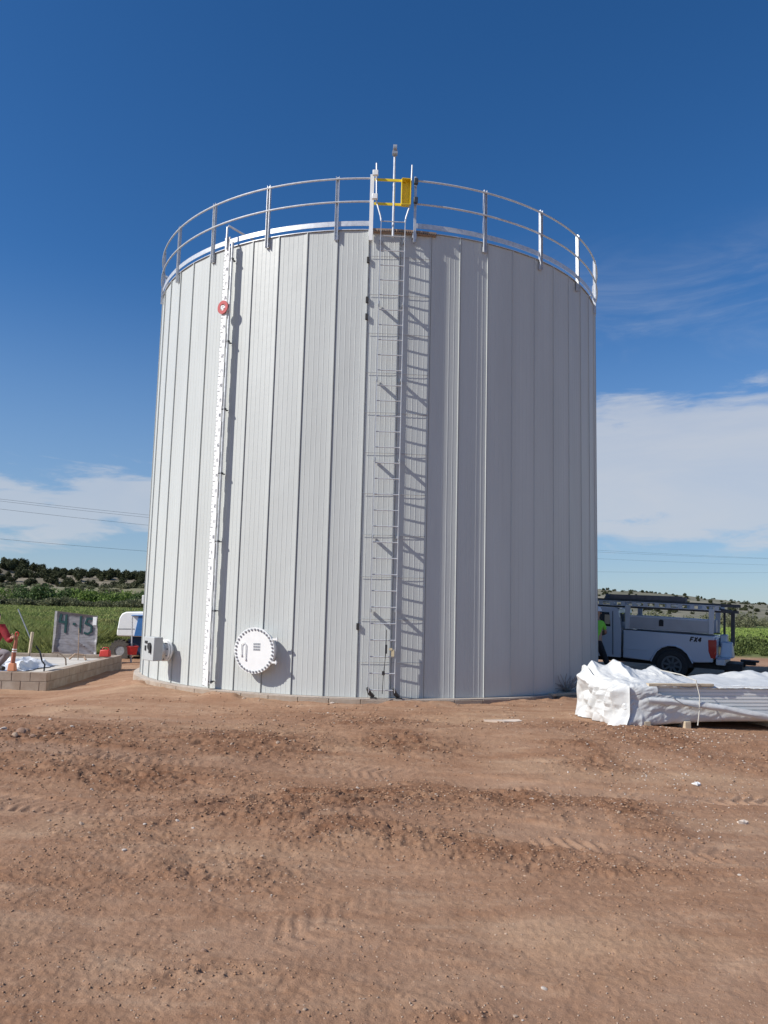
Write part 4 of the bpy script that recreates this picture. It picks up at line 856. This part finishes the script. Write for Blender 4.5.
mb.add(V, [(i*n+k, i*n+(k+1) % n, (i+1)*n+(k+1) % n, (i+1)*n+k) for i in range(5) for k in range(n)]+[tuple(5*n+k for k in range(n))]); obj('hard_hat', mb, M['white'], per, smooth=50)
mb = MB(); mb.tube([(.06, .13+.09, 1.66), (.06, .245, 1.645)], [.016, .012], 8); obj('nose', mb, M['skin'], per)
mb = MB()
for s_ in (-1, 1): mb.tube([(.06+s_*.035, .215, 1.675), (.06+s_*.035, .228, 1.675)], .011, 8)
obj('eyes', mb, M['white'], per)
mb = MB(); mb.tube([(.035, .218, 1.61), (.085, .218, 1.61)], .006, 6); obj('mouth', mb, M['red'], per)
mb = MB()
for s_ in (-1, 1): mb.tube([(.06+s_*.09, .13, 1.64), (.06+s_*.1, .12, 1.68)], [.014, .018], 8)
obj('ear', mb, M['skin'], per)

# ------------------------------------------------------------------ crouching worker in red, cut by the left frame edge
WY = 18.0; w0 = gY(0, 672, WY); w0[2] = .025
wk = thing('person', 'person in a dark red hooded top crouching behind the orange post at the left edge', 'person', tuple(w0), 0, local=True)
def WP(px, py, dy=0.): 
    p = gY(px, py, WY+dy)-w0; return (float(p[0]), float(p[1]), float(max(p[2], .05)))
pl, ch, nk, hd = WP(-13, 654, .1), WP(-6, 633, .0), WP(-4, 624, -.05), WP(-3, 618.5, -.08)
hd2 = WP(-2.5, 613.5, -.1); shR, elR, haR = WP(2.5, 628, -.12), WP(9.5, 641, -.22), WP(12.3, 636.5, -.33)
shL, elL, haL = WP(-11, 629, .15), WP(-8, 646, .1), WP(1, 650, -.1)
kR, fR, tR = WP(8.5, 653, -.12), WP(-3, 667, .0), WP(3.5, 668.5, -.12)
kL, fL, tL = WP(-2, 656, .3), WP(-11, 667, .35), WP(-5, 669, .25)
bd_ = skin_body('body', [[(pl), (ch), (nk), (hd), (hd2)]and[(pl, .13), (ch, .14), (nk, .055), (hd, .09), (hd2, .075)], [(pl, .13), (kR, .075), (fR, .05), (tR, .04)], [(pl, .13), (kL, .075), (fL, .05), (tL, .04)],
    [(ch, .14), (shR, .06), (elR, .045), (haR, .03)], [(ch, .14), (shL, .06), (elL, .045), (haL, .03)]], M['skin'], wk)
for k_, (dx, dz) in enumerate(((.012, .035), (.022, .015), (.024, -.005), (.018, -.025))):
    h0 = np.array(haR); skin_body('finger', [[(tuple(h0+np.array([0, -.01, dz])), .011), (tuple(h0+np.array([dx+.03, -.05, dz])), .010), (tuple(h0+np.array([dx+.045, -.02, dz-.004])), .009), (tuple(h0+np.array([dx+.03, .015, dz-.004])), .008)]], M['skin'], bd_)
h0 = np.array(haR); skin_body('thumb', [[(tuple(h0+np.array([-.01, -.02, .03])), .012), (tuple(h0+np.array([.01, -.045, .06])), .011), (tuple(h0+np.array([.035, -.05, .055])), .009)]], M['skin'], bd_)
redc = mat('dark_red_cloth', (.26, .010, .018), .85, 0, .3, 6, bump=.4, bscale=14)
skin_body('hooded_top', [[(WP(-12, 650, .08), .165), (ch, .185), (nk, .10)], [(ch, .185), (shR, .095), (elR, .075), (WP(11.6, 638.5, -.3), .05)], [(ch, .185), (shL, .095), (elL, .075), (WP(-2, 649.5, -.03), .05)]], redc, wk)
skin_body('trousers', [[(pl, .16), (kR, .10), (WP(-2, 664.5, 0), .075)], [(pl, .16), (kL, .10), (WP(-10, 664.5, .34), .075)]], mat('mauve_grey_cloth', (.24, .215, .23), .9, 0, .2, 7, bump=.3, bscale=20), wk)
mb = MB(); mb.tube([fR, tR], [.06, .05], 10); mb.tube([fL, tL], [.06, .05], 10); obj('boot', mb, M['black'], wk)
skin_body('hair', [[(tuple(np.array(hd)+np.array([-.02, .03, .03])), .10), (tuple(np.array(hd2)+np.array([-.01, .02, .02])), .088)]], M['black'], wk)
mb = MB(); mb.tube([tuple(np.array(hd)+np.array([.07, -.06, .02])), tuple(np.array(hd)+np.array([.10, -.085, .0]))], [.016, .012], 8); obj('nose', mb, M['skin'], wk)

# ------------------------------------------------------------------ wrapped bundle of panels
BO = np.array([3.74, 12.02, 0.]); BU = np.array([.985, .172, 0]); BW = np.array([-.20, .98, 0]); BW /= np.linalg.norm(BW)
bz0 = height_at(5, 12.6)
bun = thing('panel_bundle', 'long stack of pale panels under loose white plastic, in front of the pickup', 'bundle', (6.2, 13.7, 0))
def BPt(u_, w_, z): return BO+BU*u_+BW*w_+np.array([0, 0, z+bz0])
Hh, Wd, Ln = .66, 1.5, 6.8
st = MB(); z = .12; k = 0
Rb2 = np.array([[BU[0], BW[0], 0], [BU[1], BW[1], 0], [0, 0, 1]])
while z < Hh-.05:
    h_ = .034 if k % 2 == 0 else .018; o_ = .0 if k % 2 == 0 else .035
    st.box(BPt(.15+Ln/2, Wd/2, z+h_/2), (Ln-.2+random.uniform(-.02, .02), Wd-.10-o_, h_), Rb2); z += h_+.001; k += 1
obj('panels', st, mat('pale_grey_sheet', (.80, .81, .79), .5, 0, .06, 2), bun, smooth=None)
mb = MB(); mb.box(BPt(.95, .045, Hh-.005), (1.1, .09, .04), Rb2); obj('edge_board', mb, M['wood'], bun, bevel=.005)
for u_ in (.35, 1.02, 2.6, 4.2, 5.8):
    mb = MB(); mb.box(BPt(u_, Wd/2-.03, .05), (.10, Wd+.02, .12), Rb2); obj('bearer', mb, M['wood'], bun, bevel=.006)
# wrap: closed tube of cloth, param v around the section, u along
nu, nv = 330, 300
us = np.concatenate([np.linspace(-.0, 1, 200)**1.0*1.6, np.linspace(1.6, Ln, 131)[1:]])[:nu]; nu = len(us); vv = np.linspace(0, 1, nv)
Ug, Vg = np.meshgrid(us, vv, indexing='ij')
per_ = [(.0, .10), (.0, Hh), (Wd, Hh), (Wd, .10)]           # front-bottom, front-top, back-top, back-bottom (w, z)
seg = np.array([0, Hh-.1, Hh-.1+Wd, 2*(Hh-.1)+Wd]); tt = Vg*seg[-1]
Wc = np.interp(tt, seg, [p[0] for p in per_]); Zc = np.interp(tt, seg, [p[1] for p in per_])
# round the section corners
cw, cz = Wd/2, Hh/2+.05; kx, kz = (Wc-cw)/(Wd/2), (Zc-cz)/((Hh-.1)/2)
pw = 7.; nn = (np.abs(kx)**pw+np.abs(kz)**pw)**(1/pw); nn = np.maximum(nn, 1e-6); kx, kz = kx/nn, kz/nn
endk = sst(0, 1, np.clip(Ug/.38, 0, 1)); tpr = np.sqrt(np.clip(1-(1-np.clip(Ug/.2, 0, 1))**3.2, 0, 1))
Wp = cw+kx*(Wd/2+.03)*(.86+.14*tpr); Zp = cz+kz*((Hh-.1)/2+.03)*np.where(kz > 0, .72+.28*tpr, 1.)
Up = Ug-.02
top = sst(.2, .95, kz); front = sst(-.2, -.95, kx)*(1-top)
def n3lin(x, y, z, s):
    xi, yi, zi = np.floor(x), np.floor(y), np.floor(z); u, v, t_ = x-xi, y-yi, z-zi; S = np.full(xi.shape, s); r_ = 0
    for k, wk in ((0, 1-t_), (1, t_)):
        a = _h(xi, yi, zi+k, S); b = _h(xi+1, yi, zi+k, S); c = _h(xi, yi+1, zi+k, S); d = _h(xi+1, yi+1, zi+k, S)
        r_ = r_+wk*((a*(1-u)+b*u)*(1-v)+(c*(1-u)+d*u)*v)
    return r_
def R1(a_, b_, c_, s): return 1-np.abs(n3d(a_, b_, c_, s)-.5)*2
sx2, sz2, sw2 = Up, Zp, Wp
e_end = np.exp(-(Up/.9)**2)
sh = sz2*1.3-sx2*.5
fold = (.025+.055*e_end)*np.abs(n3lin(sx2*1.9+1.1*sz2, sw2*1.9+.6*sx2, sh*2.2+.3*sw2, 1)-.5)*2+(.012+.022*e_end)*np.abs(n3lin(sx2*3.1+2*sz2+5, sw2*4.2-sx2, sh*8, 2)-.5)*2
fold = fold+(.006+.008*e_end)*np.abs(n3lin(sx2*9+4*sz2, sw2*9+3*sx2, sh*19, 3)-.5)*2+.005*n3lin(sx2*22, sw2*22, sh*40, 4)
fold = fold-.05
Wp = Wp+(fold*np.where(kx < 0, -1, 1))*np.abs(kx)**2*.9*(1-.75*top*(np.abs(kx) < .9))
Zp = Zp+fold*np.abs(kz)**3*np.where(kz > 0, 1.2, -.0)
Up = Up-fold*1.2*np.exp(-(Ug/.12)**2)
# loose peaks of plastic on top
for (pu, pw_, ph, su, sw_) in ((.52, 1.2, .26, .32, .36), (1.25, 1.25, .17, .26, .30), (1.0, .9, .04, .5, .4), (3.0, 1.2, .12, 1.1, .35), (4.8, 1.1, .13, .9, .4), (.15, 1.35, .16, .2, .2)):
    g_ = (np.abs(Ug-pu)/su+np.abs(Wp-pw_)/sw_); Zp = Zp+ph*np.exp(-g_**1.6)*sst(0, .6, kz)*(.8+.4*R1(Up*5, Wp*5, Zp*0, 9))
# skirt pooling at the bottom left end
low = sst(.25, .08, Zp)*e_end; Up = Up-.02*low; Wp = Wp-.05*low*(kx < 0)*R1(Up*6, Wp*2, Zp*0, 21); Zp = Zp-.08*low
Zp = np.maximum(Zp, .02+.0*Zp)
PT = BO+Up[..., None]*BU+Wp[..., None]*BW; PT[..., 2] = Zp+bz0
PT = PT.reshape(-1, 3)-ORI[bun.name]; WF = grid_faces(nu, nv)
# where the wrap has slipped open the panel edges show
fc_u = Ug.ravel(); fc_z = Zc.ravel(); fc_w = kx.ravel(); jag = .05*(n2d(fc_u*3, fc_u*0, 44)-.5)+.02*(n2d(fc_u*14, fc_u*0, 45)-.5)
zup = Hh-.035+jag-.02*sst(.9, .3, fc_u); zlo = .50-.33*sst(.35, 2.9, fc_u)+1.6*jag
openm = (fc_w < -.9) & (fc_u > .55) & (fc_z < zup) & (fc_z > zlo) & (tt.ravel() < seg[1])
keep = ~openm[WF].all(axis=1)
wo = link_mesh('plastic_wrap', PT, WF[keep], M['plastic'], parent=bun, smooth=55)
sm = wo.modifiers.new('Solid', 'SOLIDIFY'); sm.thickness = .004
# end closure (gathered plastic)
wq = np.linspace(-.045, Wd+.045, 110); zq = np.linspace(0, 1, 90); ZQ, WQ = np.meshgrid(zq, wq, indexing='ij')
ecw = PT.reshape(nu, nv, 3)[10]+ORI[bun.name]; rel = ecw-BO; ew = (rel[:, 0]*BU[1]-rel[:, 1]*BU[0])/(BW[0]*BU[1]-BW[1]*BU[0]); tp = ecw[:, 2]-bz0; od = np.argsort(ew); tops = np.array([tp[np.abs(ew-q_) < .06].max() if (np.abs(ew-q_) < .06).any() else Hh for q_ in wq])
tops = np.convolve(np.pad(tops, 4, mode='edge'), np.ones(9)/9, 'valid')
ZZ = .015+ZQ*(tops[None, :]+.01-.015)
fo = .20*np.abs(n3lin(WQ*2.6+.9*ZQ, ZQ*.9+.6*WQ, WQ*0, 51)-.5)*2+.12*np.abs(n3lin(WQ*6.5+1.6*ZQ, ZQ*2.2-.8*WQ, WQ*0, 52)-.5)*2+.03*np.abs(n3lin(WQ*15+4*ZQ, ZQ*6, WQ*0, 53)-.5)*2
ed = np.minimum(WQ+.045, Wd+.045-WQ); UQ = .06-.06*sst(0, .12, ed)-fo*sst(0, .2, ed)*sst(1.0, .8, ZQ)-.06*sst(.35, 0, ZQ)
EP = BO+UQ[..., None]*BU+WQ[..., None]*BW; EP[..., 2] = ZZ+bz0
eo = link_mesh('wrap_end', EP.reshape(-1, 3)-ORI[bun.name], grid_faces(90, 110), M['plastic'], parent=bun, smooth=50)
sm = eo.modifiers.new('Solid', 'SOLIDIFY'); sm.thickness = .004
# diagonal loose band of plastic over the open side, straps
nb = 120; ub = np.linspace(.35, Ln-.1, nb); V = []
for j, (off) in enumerate((0, .25, .5, .75, 1.)):
    zc = .49-.30*sst(.3, 3.2, ub); z_ = zc-.02-.10*off+.018*n2d(ub*3, ub*0+j, 71); V.append(np.stack([ub, -.055-.03*math.sin(math.pi*off)-.02*n2d(ub*4, ub*0+j*.7, 72), z_], 1))
V = np.concatenate(V); W3 = BO+V[:, :1]*BU+V[:, 1:2]*BW; W3[:, 2] = V[:, 2]+bz0
link_mesh('plastic_flap', W3-ORI[bun.name], grid_faces(5, nb), M['plastic'], parent=bun, smooth=60)
for u_ in (1.18, 3.6):
    mb = MB(); mb.tube([BPt(u_-.03, -.085, .06), BPt(u_, -.095, .3), BPt(u_+.01, -.09, .5), BPt(u_-.02, -.05, Hh+.07), BPt(u_-.06, .3, Hh+.13), BPt(u_, 1.0, Hh+.14)], .009, 6); obj('strap', mb, mat('grey_strap', (.55, .53, .48), .7), bun)
mb = MB(); mb.tube([BPt(.75, -.09, .47), BPt(.9, -.1, .38), BPt(1.15, -.11, .33), BPt(1.18, -.11, .34)], .006, 6); obj('cord', mb, M['galvdark'], bun)
# grey panel end sticking out of the torn left corner
q = gY(590, 674, 13.62); R5 = CR(20); mb = MB(); mb.box(q, (.16, .12, .2), np.array(Matrix.Rotation(.35, 3, 'Y'))); mb.box(q+np.array([-.03, -.065, .02]), (.05, .01, .05), mi=1); obj('panel_end', mb, [M['galvdark'], M['black']], bun, bevel=.006)

# pale board and dry weed by the footing, debris
a, b = gz(557, 700, .0), gz(579, 698.5, .0); d = (b-a); ang = math.atan2(d[1], d[0]); mb = MB(); mb.box((a+b)/2+np.array([0, 0, height_at(*((a+b)/2)[:2])+.04]), (1.0, .14, .05), np.array(Matrix.Rotation(ang, 3, 'Z')))
tag(obj('timber_board', mb, M['wood'], bevel=.004), 'pale timber board on the dirt between the tank footing and the wrapped bundle', 'board')
mb = MB(); c_ = gz(567, 692, .12); rr_ = random.Random(4)
for k in range(60):
    d = np.array([rr_.uniform(-1, 1), rr_.uniform(-1, 1), rr_.uniform(0, 1)])*np.array([.45, .3, .38]); m_ = d*.5+np.array([rr_.uniform(-.06, .06), 0, .05]); mb.tube([c_, c_+m_, c_+d], .006, 4)
tag(obj('dry_weed', mb, mat('dry_stems', (.30, .29, .27), .9)), 'dry twiggy weed against the shaded foot of the tank', 'weed')
sc_ = []
for k, (px, py, w_, h_, lab) in enumerate(((503, 725, .30, .07, 'flat pale scrap lying in front of the tank footing'), (696, 783, .04, .025, 'small white scrap on the dirt below the wrapped bundle'), (742, 824, .045, .02, 'small pale scrap near the right edge of the dirt'))):
    p = gz(px, py); zz = height_at(p[0], p[1]); n = 8; V = []
    for i in range(n):
        q = 2*math.pi*i/n; rr2 = 1+.3*math.sin(q*3+k); V += [(p[0]+w_*rr2*math.cos(q), p[1]+h_*rr2*math.sin(q)*1.4, zz+.02+.01*math.sin(q*2)), (p[0]+w_*rr2*.95*math.cos(q), p[1]+h_*rr2*1.3*math.sin(q), zz-.01)]
    mb = MB(); mb.add(V, [tuple(range(0, 2*n, 2)), tuple(range(1, 2*n, 2))[::-1]]+[(2*i, 2*((i+1) % n), 2*((i+1) % n)+1, 2*i+1) for i in range(n)])
    tag(obj('scrap', mb, mat('bleached_scrap', (.62, .52, .43), .8) if k != 1 else M['white'], smooth=None), lab, 'scrap')

# ------------------------------------------------------------------ stones
def rockmesh(seed, sub=2):
    import bmesh
    bm = bmesh.new(); bmesh.ops.create_icosphere(bm, subdivisions=sub, radius=1); P = np.array([v.co for v in bm.verts])
    d = .55+.75*n3d(P[:, 0]*1.1+seed, P[:, 1]*1.1, P[:, 2]*1.1+seed*.3, seed)+.3*(n3d(P[:, 0]*3, P[:, 1]*3+seed, P[:, 2]*3, seed+1)-.5)
    P = P*d[:, None]*np.array([1, .8, .62]); F_ = np.array([[v.index for v in f.verts] for f in bm.faces]); bm.free(); return P, F_
smats = [mat('brown_stone', (.32, .20, .14), .95, 0, .3, 5, bump=.4), mat('dusty_stone', (.42, .31, .23), .95, 0, .2, 5, bump=.4), mat('pale_stone', (.55, .48, .42), .9, 0, .2, 5, bump=.3)]
rp = []
for s in range(6):
    P, F_ = rockmesh(20+s); o = link_mesh('stone', P, F_, smats[[0, 0, 1, 1, 2, 0][s]], smooth=30); rp.append(o)
LBL = ['dark brown stone lying loose on the bare dirt', 'dark brown stone lying loose on the bare dirt', 'dusty tan stone lying loose on the bare dirt', 'dusty tan stone lying loose on the bare dirt', 'pale whitish stone lying loose on the bare dirt', 'dark brown stone lying loose on the bare dirt']
GRP = ['dark stones on the dirt']*2+['tan stones on the dirt']*2+['pale stones on the dirt', 'dark stones on the dirt']
known = [(20, 741, 9), (32, 745, 7), (14, 744, 6), (44, 744, 5), (2, 738, 7), (58, 740, 5), (26, 738, 6), (38, 738, 4), (110, 745, 4), (66, 736, 4), (50, 722, 4), (212, 741, 6), (313, 742, 5), (240, 697, 5), (244, 700, 5), (288, 707, 4), (332, 704, 5), (416, 708, 4), (204, 948, 6), (298, 1014, 5), (305, 1012, 5), (82, 824, 5), (124, 855, 5), (148, 733, 5), (350, 726, 4), (462, 732, 4), (502, 984, 4), (515, 1010, 5), (544, 985, 6), (638, 706, 4), (588, 744, 3), (90, 818, 4), (137, 896, 4), (398, 858, 4)]
P_ = [(gz(a, b), s) for a, b, s in known]; rr = random.Random(9)
while len(P_) < 250:
    px, py = rr.uniform(-20, 790), 700+324*rr.random()**1.25; p = gz(px, py)
    if np.hypot(p[0]-CX, p[1]-CY) < 5.9 or (p[0] > 3.2 and p[1] > 11.9): continue
    if float(churn(np.array([p[0]]), np.array([p[1]]))[0]) < rr.random()*.6: continue
    P_.append((p, rr.choice([1.5, 1.8, 2.2, 2.8, 3.4, 4.2])))
for i, (p, s) in enumerate(P_):
    j = i % 6 if i >= 6 else i
    if i >= 6: o = rp[j].copy(); scene.collection.objects.link(o)
    else: o = rp[j]
    if j == 4 and rr.random() < .5 and i > 10: pass
    sz = s*np.hypot(p[0], p[1])/FPX*.5; sz = max(.008, sz); o.location = (p[0], p[1], height_at(p[0], p[1])+sz*.1); o.scale = (sz*1.1, sz*1.1, sz); o.rotation_euler = (rr.uniform(-.3, .3), rr.uniform(-.3, .3), rr.uniform(0, 6.28))
    zone = 'near foreground' if p[1] < 5.2 else ('middle of the yard' if p[1] < 9 else 'far strip before the tank'); side = 'left' if p[0]/p[1] < -.17 else ('right' if p[0]/p[1] > .17 else 'centre')
    tag(o, LBL[j].split(' lying')[0]+' on the dirt, %s, %s' % (zone, side), 'stone', GRP[j])
def pebbles(name, n, m, smin, smax, seed, label, dens, region=None):
    r = np.random.default_rng(seed); base, F0 = rockmesh(60+seed, 1); nb_ = len(base); X_, Y_ = [], []
    px = r.uniform(-30, 800, n*4); py = 697+327*r.random(n*4)**1.15
    if region: px = r.normal(region[0], region[2], n*4); py = r.normal(region[1], region[3], n*4); py = np.clip(py, 700, 1020)
    R_ = _F[None]+_R2[None]*((px-384)/FPX)[:, None]+_U2[None]*((512-py)/FPX)[:, None]; k = -1.8/R_[:, 2]; G = EYE+R_*k[:, None]; x, y = G[:, 0], G[:, 1]
    ok = (np.hypot(x-CX, y-CY) > 5.8) & ~((x > 3.4) & (y > 12.0)) & (y > 0) & (y < 25); c = churn(x, y); ok &= r.random(len(x)) < (dens+(1-dens)*c); x, y = x[ok][:n], y[ok][:n]; px = px[ok][:n]; n = len(x)
    z, _, _ = gheight(x, y); s = (smin+(smax-smin)*r.random(n)**3)*np.clip(y/7, .6, 1.8); a = r.uniform(0, 6.28, n); sq = r.uniform(.6, 1.3, n)
    B_ = base[None]*s[:, None, None]*np.stack([sq, 1/sq, r.uniform(.6, 1., n)], 1)[:, None, :]; X2 = B_[..., 0]*np.cos(a)[:, None]-B_[..., 1]*np.sin(a)[:, None]; Y2 = B_[..., 0]*np.sin(a)[:, None]+B_[..., 1]*np.cos(a)[:, None]
    V = np.stack([X2+x[:, None], Y2+y[:, None], B_[..., 2]+z[:, None]+s[:, None]*.15], -1).reshape(-1, 3); F_ = (F0[None]+(np.arange(n)*nb_)[:, None, None]).reshape(-1, 3)
    o = link_mesh(name, V, F_, m); tag(o, label, 'gravel', kind='stuff')
clodm = mat('dirt_clods', (.38, .23, .14), .95, 0, .3, 8, col2=(.28, .16, .095)); 
pebbles('clods', 18000, clodm, .003, .016, 1, 'small reddish brown clods strewn over the bare dirt', .07)
pebbles('gravel', 4500, smats[1], .003, .014, 2, 'fine tan gravel strewn over the bare dirt', .3)
pebbles('pale_gravel', 800, smats[2], .003, .012, 3, 'pale gravel chips scattered below the wrapped bundle', .5, (680, 760, 70, 45))
